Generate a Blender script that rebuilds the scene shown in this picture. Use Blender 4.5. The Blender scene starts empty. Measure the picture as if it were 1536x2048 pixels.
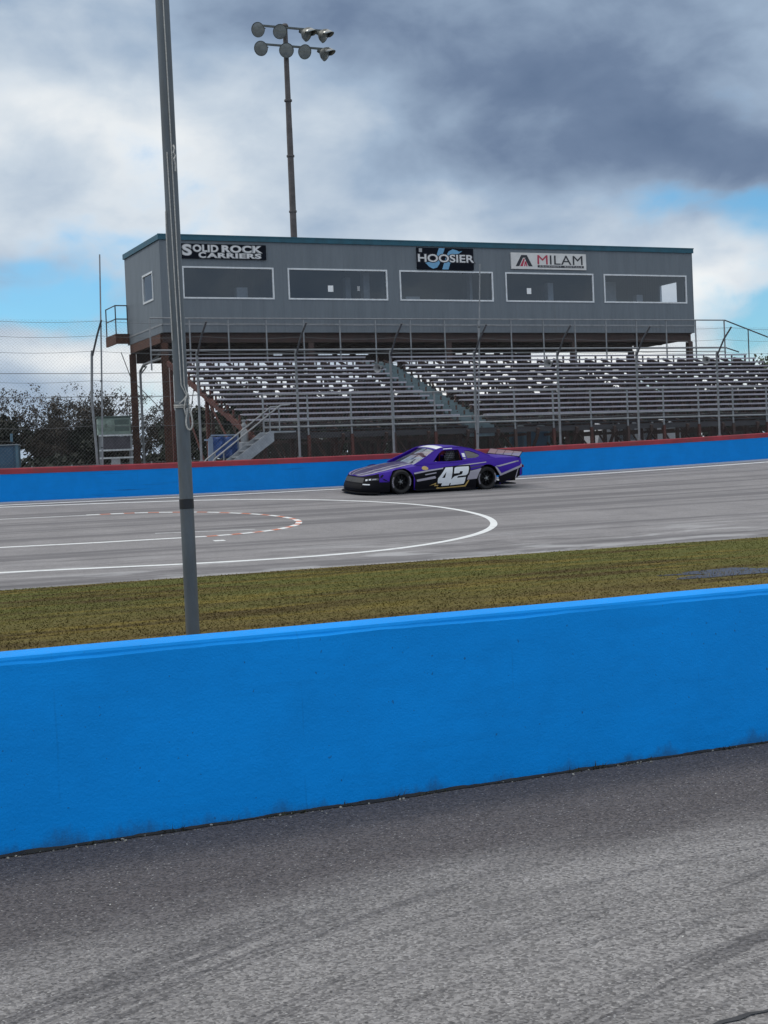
import bpy, bmesh, math, random
from mathutils import Vector, Matrix
from mathutils.geometry import tessellate_polygon

scene = bpy.context.scene
COL = scene.collection
R = math.radians
random.seed(7)

# ------------------------------------------------------------------ camera
cam_d = bpy.data.cameras.new("Camera")
cam = bpy.data.objects.new("Camera", cam_d)
COL.objects.link(cam)
scene.camera = cam
EYE = 1.6
_p = math.atan(64.0 / 3076.0)
_r = R(2.4)
_f = Vector((0, math.cos(_p), -math.sin(_p)))
_u0 = Vector((0, math.sin(_p), math.cos(_p)))
_r0 = Vector((1, 0, 0))
_ri = _r0 * math.cos(_r) - _u0 * math.sin(_r)
_up = _u0 * math.cos(_r) + _r0 * math.sin(_r)
cam.matrix_world = Matrix(((_ri.x, _up.x, -_f.x, 0), (_ri.y, _up.y, -_f.y, 0), (_ri.z, _up.z, -_f.z, EYE), (0, 0, 0, 1)))
cam_d.sensor_fit = 'VERTICAL'
cam_d.sensor_height = 36.0
cam_d.lens = 36.0 * 3076.0 / 2048.0
cam_d.clip_start = 0.1
cam_d.clip_end = 6000.0

# ------------------------------------------------------------------ colour helpers
def lin(c):
    c = c / 255.0
    return c / 12.92 if c <= 0.04045 else ((c + 0.055) / 1.055) ** 2.4
def S(r, g, b):
    return (lin(r), lin(g), lin(b), 1.0)

# ------------------------------------------------------------------ sky
SUN_AZ, SUN_EL = R(-75.0), R(48.0)      # azimuth measured from +Y towards +X
world = bpy.data.worlds.new("World")
scene.world = world
world.use_nodes = True
wt = world.node_tree
wt.nodes.clear()
class NT:
    """small node-graph writer"""
    def __init__(s, tree): s.t = tree; s.n = tree.nodes; s.l = tree.links
    def new(s, kind, **kw):
        q = s.n.new(kind)
        for k, v in kw.items(): setattr(q, k, v)
        return q
    def put(s, sock, v):
        if isinstance(v, bpy.types.NodeSocket): s.l.new(v, sock)
        elif v is not None: sock.default_value = v
    def m(s, op, a, b=None, c=None, clamp=False):
        q = s.new('ShaderNodeMath', operation=op, use_clamp=clamp)
        s.put(q.inputs[0], a); s.put(q.inputs[1], b); s.put(q.inputs[2], c)
        return q.outputs[0]
    def mix(s, f, a, b, mode='MIX'):
        q = s.new('ShaderNodeMix', data_type='RGBA', blend_type=mode)
        s.put(q.inputs[0], f); s.put(q.inputs[6], a); s.put(q.inputs[7], b)
        return q.outputs[2]
    def ramp(s, f, stops, interp='LINEAR'):
        q = s.new('ShaderNodeValToRGB'); cr = q.color_ramp; cr.interpolation = interp
        while len(cr.elements) < len(stops): cr.elements.new(0.5)
        for e, (p, c) in zip(cr.elements, stops):
            e.position = p; e.color = c if len(c) == 4 else (*c, 1)
        s.put(q.inputs[0], f); return q.outputs[0]
    def smooth(s, v, a, b, lo=0.0, hi=1.0):
        q = s.new('ShaderNodeMapRange', interpolation_type='SMOOTHSTEP')
        for i, x in enumerate((v, a, b, lo, hi)): s.put(q.inputs[i], x)
        return q.outputs[0]
    def noise(s, vec, scale, detail=4.0, rough=0.55, dist=0.0, out=0):
        q = s.new('ShaderNodeTexNoise')
        s.put(q.inputs['Vector'], vec); q.inputs['Scale'].default_value = scale
        q.inputs['Detail'].default_value = detail; q.inputs['Roughness'].default_value = rough
        q.inputs['Distortion'].default_value = dist
        return q.outputs[out]
    def mapping(s, vec, scale=(1, 1, 1), rot=(0, 0, 0), loc=(0, 0, 0)):
        q = s.new('ShaderNodeMapping'); s.put(q.inputs[0], vec)
        q.inputs['Scale'].default_value = scale; q.inputs['Rotation'].default_value = rot; q.inputs['Location'].default_value = loc
        return q.outputs[0]
    def xyz(s, vec):
        q = s.new('ShaderNodeSeparateXYZ'); s.put(q.inputs[0], vec); return q.outputs
    def comb(s, x, y, z):
        q = s.new('ShaderNodeCombineXYZ')
        for i, v in enumerate((x, y, z)): s.put(q.inputs[i], v)
        return q.outputs[0]
    def coord(s, which='Object'):
        return s.new('ShaderNodeTexCoord').outputs[which]
    def bump(s, h, strength, dist=0.02):
        q = s.new('ShaderNodeBump'); q.inputs['Strength'].default_value = strength
        q.inputs['Distance'].default_value = dist; s.put(q.inputs['Height'], h)
        return q.outputs[0]

W = NT(wt)
g = W.coord('Generated')
dx, dy, dz = W.xyz(g)
el = W.m('ARCSINE', dz)
az = W.m('ARCTAN2', dx, dy)
stretch = W.mapping(g, scale=(1.0, 1.0, 2.3))
warp = W.noise(stretch, 4.5, 4, 0.55)
warp2 = W.noise(W.mapping(stretch, loc=(3.1, 7.7, 1.3)), 4.5, 4, 0.55)
azw = W.m('ADD', az, W.m('MULTIPLY', W.m('SUBTRACT', warp, 0.5), 0.16))
elw = W.m('ADD', el, W.m('MULTIPLY', W.m('SUBTRACT', warp2, 0.5), 0.10))
def lobe(a0, e0, wa, we):
    a = W.m('DIVIDE', W.m('SUBTRACT', azw, a0), wa); e = W.m('DIVIDE', W.m('SUBTRACT', elw, e0), we)
    return W.m('EXPONENT', W.m('MULTIPLY', W.m('ADD', W.m('MULTIPLY', a, a), W.m('MULTIPLY', e, e)), -1.0))
def add(*terms):
    q = None
    for k, v in terms:
        t = W.m('MULTIPLY', v, k)
        q = t if q is None else W.m('ADD', q, t)
    return q
big = W.noise(W.mapping(g, scale=(1, 1, 1.8)), 5.5, 6, 0.5, 0.2)
fine = W.noise(W.mapping(g, scale=(1, 1, 1.55), loc=(9.2, 2.2, 4.0)), 15.0, 7, 0.52, 0.25)
puff = W.noise(W.mapping(g, scale=(1, 1, 1.35), loc=(1.7, 5.1, 2.0)), 8.0, 7, 0.5, 0.45)
tone = W.m('ADD', 0.565, add((0.55, W.m('SUBTRACT', big, 0.5)), (0.50, W.m('SUBTRACT', fine, 0.5)), (0.46, W.m('SUBTRACT', puff, 0.5)),
    (-0.28, lobe(0.165, 0.240, 0.155, 0.080)), (-0.22, lobe(0.25, 0.190, 0.12, 0.035)), (-0.12, lobe(-0.10, 0.335, 0.24, 0.05)), (-0.14, lobe(0.10, 0.33, 0.2, 0.05)),
    (0.20, lobe(-0.23, 0.235, 0.07, 0.05)), (0.17, lobe(-0.05, 0.225, 0.11, 0.04)), (0.18, lobe(-0.02, 0.15, 0.16, 0.03)),
    (0.30, lobe(-0.215, 0.082, 0.10, 0.022)), (0.42, lobe(0.20, 0.06, 0.14, 0.030)), (0.30, lobe(0.0, 0.06, 0.18, 0.03)), (0.34, lobe(0.21, 0.118, 0.09, 0.022)), (0.14, lobe(0.10, 0.15, 0.10, 0.02)), (-0.16, lobe(-0.24, 0.145, 0.06, 0.02))))
cloud = W.ramp(tone, [(0.0, S(92, 112, 142)), (0.20, S(112, 131, 159)), (0.48, S(160, 180, 203)), (0.70, S(203, 215, 227)), (0.92, S(246, 248, 248))])
gap = W.m('ADD', add((1.05, lobe(-0.205, 0.116, 0.12, 0.026)), (0.80, lobe(0.25, 0.150, 0.075, 0.018)), (0.95, lobe(0.245, 0.088, 0.07, 0.030)), (0.45, lobe(-0.23, 0.150, 0.06, 0.014))),
          add((2.2, W.m('SUBTRACT', fine, 0.5)), (1.2, W.m('SUBTRACT', puff, 0.5))))
gapm = W.smooth(gap, 0.22, 1.05, 0.0, 0.92)
sky = W.new('ShaderNodeTexSky', sky_type='NISHITA', sun_disc=False, sun_elevation=SUN_EL, sun_rotation=SUN_AZ)
sky.air_density = 1.0; sky.dust_density = 0.4; sky.ozone_density = 1.5
SKYS = 0.1                                  # the Nishita sky is used at this strength
blue = W.mix(1.0, sky.outputs[0], (0.62, 1.12, 1.36, 1), 'MULTIPLY')
cloud_hi = W.new('ShaderNodeVectorMath', operation='SCALE')
# unseen cloud overhead is whitened and brightened to light the scene; behind the camera a little too
zenith_fill = W.smooth(el, 0.36, 0.9)
back_ = W.smooth(dy, 0.25, -0.5)
W.put(cloud_hi.inputs[0], W.mix(W.m('MULTIPLY', zenith_fill, 0.9), cloud, (0.54, 0.53, 0.515, 1)))
# clouds are brightened towards the zenith, above the frame, to light the ground
W.put(cloud_hi.inputs['Scale'], W.m('MULTIPLY', W.m('ADD', 1.0, W.m('ADD', W.m('MULTIPLY', zenith_fill, 0.85), W.m('MULTIPLY', back_, 0.25))), 1.0 / SKYS))
bg = W.new('ShaderNodeBackground')
W.put(bg.inputs[0], W.mix(gapm, cloud_hi.outputs[0], blue))
bg.inputs[1].default_value = SKYS
wo = W.new('ShaderNodeOutputWorld')
wt.links.new(bg.outputs[0], wo.inputs[0])

sun_d = bpy.data.lights.new("Sun", 'SUN')
sun_d.energy = 1.2
sun_d.angle = R(14)
sun_d.color = (1.0, 0.95, 0.88)
sun = bpy.data.objects.new("Sun", sun_d)
COL.objects.link(sun)
_sd = Vector((math.sin(SUN_AZ) * math.cos(SUN_EL), math.cos(SUN_AZ) * math.cos(SUN_EL), math.sin(SUN_EL)))
sun.rotation_euler = _sd.to_track_quat('Z', 'Y').to_euler()
sun.location = _sd * 60

scene.view_settings.view_transform = 'Standard'
scene.view_settings.look = 'None'
scene.view_settings.exposure = 0.0
scene.view_settings.gamma = 1.0
scene.cycles.max_bounces = 8
scene.cycles.transparent_max_bounces = 12

# ------------------------------------------------------------------ object helpers
def tag(o, label=None, cat=None, group=None, kind=None):
    if label: o['label'] = label
    if cat: o['category'] = cat
    if group: o['group'] = group
    if kind: o['kind'] = kind
    return o
def empty(name, loc=(0, 0, 0), rz=0.0, label=None, cat=None, group=None):
    o = bpy.data.objects.new(name, None)
    o.empty_display_size = 0.2
    COL.objects.link(o)
    o.location = loc; o.rotation_euler = (0, 0, rz)
    return tag(o, label, cat, group)
def children_of(o):
    return [c for c in COL.objects if c.parent == o]
def copy_tree(o, parent=None):
    c = o.copy(); COL.objects.link(c); c.parent = parent
    for ch in children_of(o): copy_tree(ch, c)
    return c

class MB:
    """collects shapes into one mesh"""
    def __init__(s): s.v = []; s.f = []; s.mi = []; s.cur = 0
    def add(s, vs, fs):
        b = len(s.v)
        s.v.extend(tuple(v) for v in vs)
        for f in fs: s.f.append([i + b for i in f]); s.mi.append(s.cur)
        return s
    def hexa(s, p):     # 8 points: bottom 0-3, top 4-7
        return s.add(p, [(3, 2, 1, 0), (4, 5, 6, 7), (0, 1, 5, 4), (1, 2, 6, 5), (2, 3, 7, 6), (3, 0, 4, 7)])
    def box(s, x0, x1, y0, y1, z0, z1):
        return s.hexa([(x0, y0, z0), (x1, y0, z0), (x1, y1, z0), (x0, y1, z0), (x0, y0, z1), (x1, y0, z1), (x1, y1, z1), (x0, y1, z1)])
    def cbox(s, x0, x1, y0, y1, z0, z1, c):
        """box with all vertical edges and the top edge chamfered"""
        def ring(d, z): return [(x0 + c + d, y0 + d, z), (x1 - c - d, y0 + d, z), (x1 - d, y0 + c + d, z), (x1 - d, y1 - c - d, z), (x1 - c - d, y1 - d, z), (x0 + c + d, y1 - d, z), (x0 + d, y1 - c - d, z), (x0 + d, y0 + c + d, z)]
        v = ring(0, z0) + ring(0, z1 - c) + ring(c * 0.8, z1)
        f = [tuple(range(7, -1, -1)), tuple(range(16, 24))]
        for k in (0, 8):
            for i in range(8): f.append((k + i, k + (i + 1) % 8, k + 8 + (i + 1) % 8, k + 8 + i))
        return s.add(v, f)
    def bar(s, a, b, w, h, up=(0, 0, 1)):
        a = Vector(a); b = Vector(b); d = (b - a).normalized(); up = Vector(up)
        x = d.cross(up)
        if x.length < 1e-4: x = d.cross(Vector((0, 1, 0)))
        x.normalize(); y = x.cross(d)
        q = []
        for P in (a, b):
            for sx, sy in ((-1, -1), (1, -1), (1, 1), (-1, 1)): q.append(P + x * (sx * w / 2) + y * (sy * h / 2))
        return s.hexa([q[0], q[1], q[2], q[3], q[4], q[5], q[6], q[7]])
    def path(s, pts, r, n=8, closed=False, cap=True):
        pts = [Vector(p) for p in pts]; m = len(pts)
        rs = r if isinstance(r, (list, tuple)) else [r] * m
        t = (pts[1] - pts[0]).normalized()
        x = t.cross(Vector((0, 0, 1)))
        if x.length < 1e-3: x = t.cross(Vector((0, 1, 0)))
        x.normalize(); vs = []
        for i in range(m):
            if closed: t = (pts[(i + 1) % m] - pts[i - 1]).normalized()
            else: t = (pts[min(i + 1, m - 1)] - pts[max(i - 1, 0)]).normalized()
            x = (x - t * x.dot(t)); x.normalize(); y = t.cross(x)
            for k in range(n):
                a = 2 * math.pi * k / n
                vs.append(pts[i] + (x * math.cos(a) + y * math.sin(a)) * rs[i])
        fs = []
        for i in range(m if closed else m - 1):
            j = (i + 1) % m
            for k in range(n): fs.append((i * n + k, i * n + (k + 1) % n, j * n + (k + 1) % n, j * n + k))
        if cap and not closed:
            fs.append(tuple(range(n - 1, -1, -1))); fs.append(tuple(range((m - 1) * n, m * n)))
        return s.add(vs, fs)
    def tube(s, a, b, r0, r1=None, n=8): return s.path([a, b], [r0, r0 if r1 is None else r1], n)
    def lathe(s, prof, origin, axis=(0, 0, 1), n=20, cap0=False, cap1=False):
        axis = Vector(axis).normalized(); o = Vector(origin)
        x = axis.cross(Vector((0, 0, 1)))
        if x.length < 1e-3: x = axis.cross(Vector((1, 0, 0)))
        x.normalize(); y = axis.cross(x); vs = []
        for r, h in prof:
            for k in range(n):
                a = 2 * math.pi * k / n
                vs.append(o + axis * h + (x * math.cos(a) + y * math.sin(a)) * r)
        fs = []
        for i in range(len(prof) - 1):
            for k in range(n): fs.append((i * n + k, i * n + (k + 1) % n, (i + 1) * n + (k + 1) % n, (i + 1) * n + k))
        if cap0: fs.append(tuple(range(n - 1, -1, -1)))
        if cap1: fs.append(tuple(range((len(prof) - 1) * n, len(prof) * n)))
        return s.add(vs, fs)
    def prism(s, poly, fn, d0, d1):
        """2-D polygon extruded: fn(p, q, depth) -> point"""
        m = len(poly)
        vs = [fn(p, q, d0) for p, q in poly] + [fn(p, q, d1) for p, q in poly]
        tris = tessellate_polygon([[Vector((p, q, 0)) for p, q in poly]])
        fs = [tuple(t) for t in tris] + [tuple(i + m for i in reversed(t)) for t in tris]
        for i in range(m): fs.append((i, (i + 1) % m, m + (i + 1) % m, m + i))
        return s.add(vs, fs)
    def grid(s, rows):
        """rows of points, all the same length"""
        n = len(rows[0]); vs = [p for r in rows for p in r]; fs = []
        for i in range(len(rows) - 1):
            for k in range(n - 1): fs.append((i * n + k, i * n + k + 1, (i + 1) * n + k + 1, (i + 1) * n + k))
        return s.add(vs, fs)
    def build(s, name, mats, parent=None, smooth=False, sharp=35, fix=True, bevel=0.0):
        me = bpy.data.meshes.new(name)
        me.from_pydata(s.v, [], s.f)
        mats = mats if isinstance(mats, (list, tuple)) else [mats]
        for m_ in mats: me.materials.append(m_)
        if len(mats) > 1: me.polygons.foreach_set('material_index', s.mi)
        if fix:
            bm = bmesh.new(); bm.from_mesh(me); bmesh.ops.recalc_face_normals(bm, faces=bm.faces); bm.to_mesh(me); bm.free()
        if smooth:
            me.polygons.foreach_set('use_smooth', [True] * len(me.polygons))
            me.set_sharp_from_angle(angle=R(sharp))
        me.update()
        o = bpy.data.objects.new(name, me)
        COL.objects.link(o)
        if parent is not None: o.parent = parent
        if bevel:
            md = o.modifiers.new('bevel', 'BEVEL'); md.width = bevel; md.segments = 2; md.limit_method = 'ANGLE'
        return o

def text_mesh(name, body, mat, parent, M, size=1.0, bold=0.0, xs=1.0, shear=0.0, depth=0.004, spacing=1.0, align='CENTER'):
    """lettering as a mesh; M maps text plane (x right, y up, z out) to the parent's space"""
    cu = bpy.data.curves.new(name, 'FONT')
    cu.body = body; cu.size = size; cu.offset = bold; cu.extrude = depth; cu.shear = shear
    cu.space_character = spacing; cu.align_x = align; cu.align_y = 'CENTER'; cu.resolution_u = 4
    tmp = bpy.data.objects.new(name, cu); COL.objects.link(tmp)
    dg = bpy.context.evaluated_depsgraph_get()
    me = bpy.data.meshes.new_from_object(tmp.evaluated_get(dg))
    bpy.data.objects.remove(tmp); bpy.data.curves.remove(cu)
    me.transform(M @ Matrix.Diagonal((xs, 1, 1, 1)))
    me.materials.clear(); me.materials.append(mat)
    me.name = name
    o = bpy.data.objects.new(name, me); COL.objects.link(o); o.parent = parent
    return o

# ------------------------------------------------------------------ materials
def material(name):
    m_ = bpy.data.materials.new(name); m_.use_nodes = True
    N = NT(m_.node_tree)
    return m_, N, N.n['Principled BSDF']
def paint(name, c, rough=0.5, metal=0.0, var=0.12, scale=3.0, spec=0.5, dirt=None, dirt_amt=0.0, bump=0.0, bscale=60.0, coat=0.0, stretch=(1, 1, 1)):
    """surface colour with mottling, optional dirt patches and fine relief"""
    m_, N, B = material(name)
    co = N.mapping(N.coord('Object'), scale=stretch)
    n1 = N.noise(co, scale, 6, 0.62)
    lo = tuple(x * (1 - var) for x in c[:3]) + (1,); hi = tuple(min(1, x * (1 + var)) for x in c[:3]) + (1,)
    col = N.ramp(n1, [(0.3, lo), (0.7, hi)])
    if dirt is not None:
        col = N.mix(N.m('MULTIPLY', N.smooth(N.noise(co, scale * 2.3, 8, 0.65), 0.48, 0.72), dirt_amt), col, dirt)
    N.put(B.inputs['Base Color'], col)
    N.put(B.inputs['Roughness'], N.m('ADD', rough - 0.06, N.m('MULTIPLY', n1, 0.12)))
    B.inputs['Metallic'].default_value = metal
    B.inputs['Specular IOR Level'].default_value = spec
    if coat: B.inputs['Coat Weight'].default_value = coat; B.inputs['Coat Roughness'].default_value = 0.06
    if bump: N.put(B.inputs['Normal'], N.bump(N.noise(N.coord('Object'), bscale, 4, 0.6), bump, 0.01))
    return m_

# ------------------------------------------------------------------ the track frame: a runs along the track, b across it
TA = R(27.3)
def zo(a):
    a = min(a, 62.0)
    return 1.43 + 0.00055 * max(0.0, a - 12.0) ** 2
B_IN, B_OUT = 26.15, 42.53
def tz(a, b):
    return zo(a) * max(0.0, min(1.0, (b - B_IN) / (B_OUT - B_IN)))
def inT(o):
    o.rotation_euler = (0, 0, TA); return o
def from_world(x, y):
    return x * math.cos(TA) + y * math.sin(TA), -x * math.sin(TA) + y * math.cos(TA)
def to_world(a, b):
    return a * math.cos(TA) - b * math.sin(TA), a * math.sin(TA) + b * math.cos(TA)
from mathutils import noise as mnoise
def n3(x, y=0.0, z=0.0): return mnoise.noise(Vector((x, y, z)))

# ---- pit road asphalt
def asphalt(name, base, dark, light, near=True):
    m_, N, B = material(name)
    co = N.coord('Object')
    x, y, z = N.xyz(co)
    mott = N.noise(co, 1.1, 6, 0.6)
    mid = N.noise(co, 9.0, 8, 0.72)
    col = N.ramp(N.m('ADD', N.m('MULTIPLY', mott, 0.6), N.m('MULTIPLY', mid, 0.4)), [(0.32, dark), (0.66, base)])
    if near:
        # darker strip with a ragged edge along the foot of the wall
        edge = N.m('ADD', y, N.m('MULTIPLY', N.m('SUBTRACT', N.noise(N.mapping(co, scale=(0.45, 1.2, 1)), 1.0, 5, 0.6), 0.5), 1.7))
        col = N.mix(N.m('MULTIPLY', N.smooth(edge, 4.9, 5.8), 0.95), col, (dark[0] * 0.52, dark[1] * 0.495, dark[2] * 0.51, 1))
        # tyre sweeps crossing the lane at a shallow angle
        ax_ = N.m('SUBTRACT', x, 5.96); ay_ = N.m('ADD', y, 3.44)
        rad = N.m('SQRT', N.m('ADD', N.m('MULTIPLY', ax_, ax_), N.m('MULTIPLY', ay_, ay_)))
        ang = N.m('ARCTAN2', ay_, ax_)
        swn = N.noise(N.comb(N.m('MULTIPLY', rad, 5.2), N.m('MULTIPLY', ang, 1.3), 0.0), 1.35, 6, 0.68, 0.1)
        col = N.mix(N.m('MULTIPLY', N.smooth(swn, 0.53, 0.62), N.smooth(y, 5.7, 4.9, 0.0, 0.72)), col, (dark[0] * 0.6, dark[1] * 0.6, dark[2] * 0.62, 1))
        sw2 = N.comb(N.m('MULTIPLY', N.m('ADD', rad, N.m('MULTIPLY', x, 0.16)), 6.0), N.m('MULTIPLY', ang, 1.1), 4.0)
        col = N.mix(N.m('MULTIPLY', N.smooth(N.noise(sw2, 1.7, 3, 0.5), 0.57, 0.66), 0.35), col, (dark[0] * 0.55, dark[1] * 0.55, dark[2] * 0.58, 1))
    # stones in the mix: each its own shade, a few pale chips and dark pits
    v = N.new('ShaderNodeTexVoronoi'); N.put(v.inputs['Vector'], co); v.inputs['Scale'].default_value = 92.0 if near else 40.0
    cx, cy, cz = N.xyz(v.outputs['Color'])
    amp = 0.95 if near else 0.22
    sh = N.m('ADD', 1.0 - amp / 2, N.m('MULTIPLY', cx, amp))
    chip = N.noise(co, 46.0, 3, 0.7)
    sh = N.m('MULTIPLY', sh, N.m('ADD', 0.62, N.m('MULTIPLY', chip, 0.76))) if near else sh
    sc = N.new('ShaderNodeVectorMath', operation='SCALE'); N.put(sc.inputs[0], col); N.put(sc.inputs['Scale'], sh)
    col = sc.outputs[0]
    if near:
        col = N.mix(N.m('MULTIPLY', N.smooth(cy, 0.93, 0.98), N.smooth(v.outputs['Distance'], 0.5, 0.2, 0, 0.45)), col, light)
        col = N.mix(N.m('MULTIPLY', N.smooth(cz, 0.985, 0.995), 0.55), col, (0.02, 0.02, 0.022, 1))
        N.put(B.inputs['Normal'], N.bump(N.m('ADD', N.m('MULTIPLY', v.outputs['Distance'], -0.6), N.noise(co, 150.0, 3, 0.6)), 0.55, 0.008))
    else:
        # groove: long darker and paler lanes along the racing line, and scuffs
        lane = N.noise(N.mapping(co, scale=(0.02, 0.85, 0.0)), 1.5, 5, 0.62)
        col = N.mix(N.m('MULTIPLY', N.smooth(lane, 0.48, 0.60), 0.75), col, (dark[0] * 0.66, dark[1] * 0.66, dark[2] * 0.68, 1))
        skid = N.noise(N.mapping(co, scale=(0.16, 4.5, 0.0), rot=(0, 0, R(3))), 1.0, 4, 0.55)
        col = N.mix(N.m('MULTIPLY', N.smooth(skid, 0.58, 0.72), 0.55), col, (0.05, 0.05, 0.055, 1))
        # the inside apron is streaked with pale silt and dark damp
        ap = N.noise(N.mapping(co, scale=(0.28, 1.1, 0.0), rot=(0, 0, R(-9))), 1.3, 6, 0.62, 0.5)
        low = N.smooth(y, 30.5, 27.4)
        col = N.mix(N.m('MULTIPLY', N.m('MULTIPLY', N.smooth(ap, 0.5, 0.66), low), 0.62), col, light)
        col = N.mix(N.m('MULTIPLY', N.m('MULTIPLY', N.smooth(ap, 0.46, 0.34), low), 0.6), col, (dark[0] * 0.5, dark[1] * 0.5, dark[2] * 0.52, 1))
        N.put(B.inputs['Normal'], N.bump(N.noise(co, 60.0, 3, 0.6), 0.25, 0.01))
    N.put(B.inputs['Base Color'], col)
    B.inputs['Roughness'].default_value = 0.88
    B.inputs['Specular IOR Level'].default_value = 0.3
    return m_
M_pit = asphalt('pit_asphalt', (0.252, 0.243, 0.240, 1), (0.160, 0.154, 0.152, 1), (0.72, 0.72, 0.70, 1), True)
M_track = asphalt('track_asphalt', (0.270, 0.260, 0.264, 1), (0.195, 0.188, 0.192, 1), (0.44, 0.44, 0.45, 1), False)

far = MB(); far.grid([[(x, y, -0.06) for x in (-3000, -200, 200, 3000)] for y in (-300, -60, 60, 900, 4000)])
M_earth = paint('earth', (0.075, 0.075, 0.045, 1), 0.95, var=0.35, scale=0.05)
tag(inT(far.build('ground', M_earth)), kind='structure')
pit = MB(); pit.grid([[(a, b, 0.0) for a in (-60, -5, 0, 3, 6, 10, 30, 140)] for b in (-25, 0, 2, 4, 6, 6.93)])
tag(inT(pit.build('pit_road', M_pit)), kind='structure')

# a crack in the asphalt, low on the right
crk = MB(); pts = []
for i in range(26):
    t = i / 25.0
    pts.append((2.55 + 1.35 * t, 3.43 + 0.17 * t + 0.035 * n3(t * 7, 2.2) + 0.012 * n3(t * 31, 7.1)))
rows = []
for i, (a, b) in enumerate(pts):
    w_ = 0.010 + 0.008 * n3(i * 0.9, 4.4)
    rows.append([(a, b - w_, 0.004), (a, b + w_, 0.004)])
crk.grid(rows)
M_tar = paint('crack_filler', (0.035, 0.035, 0.038, 1), 0.8, var=0.4, scale=30)
tag(inT(crk.build('pavement_crack', M_tar)), kind='structure')

# ---- track, banked up to the outer wall
trk = MB(); As = [-60, -20] + [2.0 * i for i in range(0, 32)] + [80, 140]
trk.grid([[(a, b, tz(a, b)) for b in (B_IN, 27.5, 29, 31, 33, 35, 37, 39, 41, B_OUT)] for a in As])
tag(inT(trk.build('race_track', M_track, smooth=True)), kind='structure')
def paint_line(name, pts, w, mat, lift=0.004, step=0.35, wear=None):
    P = [Vector((p[0], p[1])) for p in pts]; out = []
    for i in range(len(P) - 1):
        k = max(1, int((P[i + 1] - P[i]).length / step))
        for j in range(k): out.append(P[i].lerp(P[i + 1], j / k))
    out.append(P[-1])
    mb = MB(); rows = []
    for i, p in enumerate(out):
        t = (out[min(i + 1, len(out) - 1)] - out[max(i - 1, 0)]).normalized(); nn = Vector((-t.y, t.x))
        ww = w * (1 + 0.10 * n3(p.x * 3, p.y * 3))
        rows.append([(q.x, q.y, tz(q.x, q.y) + lift) for q in (p - nn * ww / 2, p, p + nn * ww / 2)])
    mb.grid(rows)
    return mb
def smoothed(pts, it=2):
    P = [Vector(p) for p in pts]
    for _ in range(it):
        Q = [P[0]]
        for i in range(len(P) - 1): Q += [P[i].lerp(P[i + 1], 0.25), P[i].lerp(P[i + 1], 0.75)]
        P = Q + [P[-1]]
    return P
def road_paint(name, c, worn):
    m_, N, B = material(name)
    co = N.coord('Object')
    k = N.smooth(N.noise(co, 5.0, 8, 0.7), 0.5, 0.75)
    col = N.mix(N.m('MULTIPLY', k, worn), N.mix(N.noise(co, 1.2, 3), tuple(x * 0.88 for x in c[:3]) + (1,), c), (0.25, 0.25, 0.26, 1))
    N.put(B.inputs['Base Color'], col); B.inputs['Roughness'].default_value = 0.75
    return m_
M_white = road_paint('white_road_paint', (0.78, 0.80, 0.80, 1), 0.45)
M_faded = road_paint('faded_road_paint', (0.56, 0.57, 0.58, 1), 0.8)
M_orange = road_paint('orange_road_paint', (0.62, 0.20, 0.11, 1), 0.75)
M_strip = road_paint('pale_concrete', (0.40, 0.42, 0.46, 1), 0.35)
outer = smoothed([(-1.0, 28.75), (3.5, 28.6), (6.64, 28.35), (8.46, 28.12), (10.35, 27.83), (12.5, 27.74), (14.32, 27.95), (15.63, 28.40), (16.83, 29.02), (17.86, 29.80), (18.73, 30.73), (19.36, 31.76), (19.78, 32.85), (19.97, 34.16), (19.93, 35.38), (19.64, 36.50), (19.03, 37.68), (18.10, 38.80), (16.77, 39.8), (15.06, 40.45), (12, 40.9), (7, 41.2), (2, 41.4)])
tag(inT(paint_line('lane_marking', outer, 0.17, M_white).build('lane_marking', M_white)), kind='structure')
tag(inT(paint_line('lane_marking', [(-30, 41.55), (0, 41.55), (40, 41.62), (70, 41.62)], 0.17, M_white, step=2).build('lane_marking', M_white)), kind='structure')
mb = paint_line('s', [(-30, 42.27), (0, 42.27), (40, 42.27), (70, 42.27)], 0.46, M_strip, step=2)
tag(inT(mb.build('concrete_edge', M_strip)), kind='structure')
inner_lo = [(-2, 32.4), (4, 32.3), (7.57, 32.17), (9.65, 32.05), (12.1, 32.05)]
tag(inT(paint_line('l', inner_lo, 0.15, M_white).build('lane_marking', M_white)), kind='structure')
inner_hi = [(-2, 37.95), (8.94, 37.89), (10.05, 37.86), (11.13, 37.86)]
tag(inT(paint_line('l', inner_hi, 0.13, M_faded).build('lane_marking', M_faded)), kind='structure')
tag(inT(paint_line('l', [(11.29, 33.15), (12.53, 32.98), (13.6, 32.86)], 0.10, M_faded).build('lane_marking', M_faded)), kind='structure')
arc = smoothed([(11.13, 37.9), (12.0, 37.9), (12.63, 37.82), (13.3, 37.55), (13.99, 37.25), (14.49, 36.72), (14.93, 36.17), (15.20, 35.59), (15.34, 34.9), (15.30, 34.2), (15.1, 33.7), (14.85, 33.3), (14.5, 32.93), (13.95, 32.52), (13.3, 32.26), (12.6, 32.1), (12.1, 32.05)])
ln = [0.0]
for i in range(1, len(arc)): ln.append(ln[-1] + (arc[i] - arc[i - 1]).length)
def arc_at(s):
    for i in range(1, len(arc)):
        if ln[i] >= s: return arc[i - 1].lerp(arc[i], (s - ln[i - 1]) / (ln[i] - ln[i - 1] + 1e-9))
    return arc[-1]
k = 0; s_ = 0.0; wd = MB(); od = MB(); per = ln[-1] / 17.0
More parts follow.
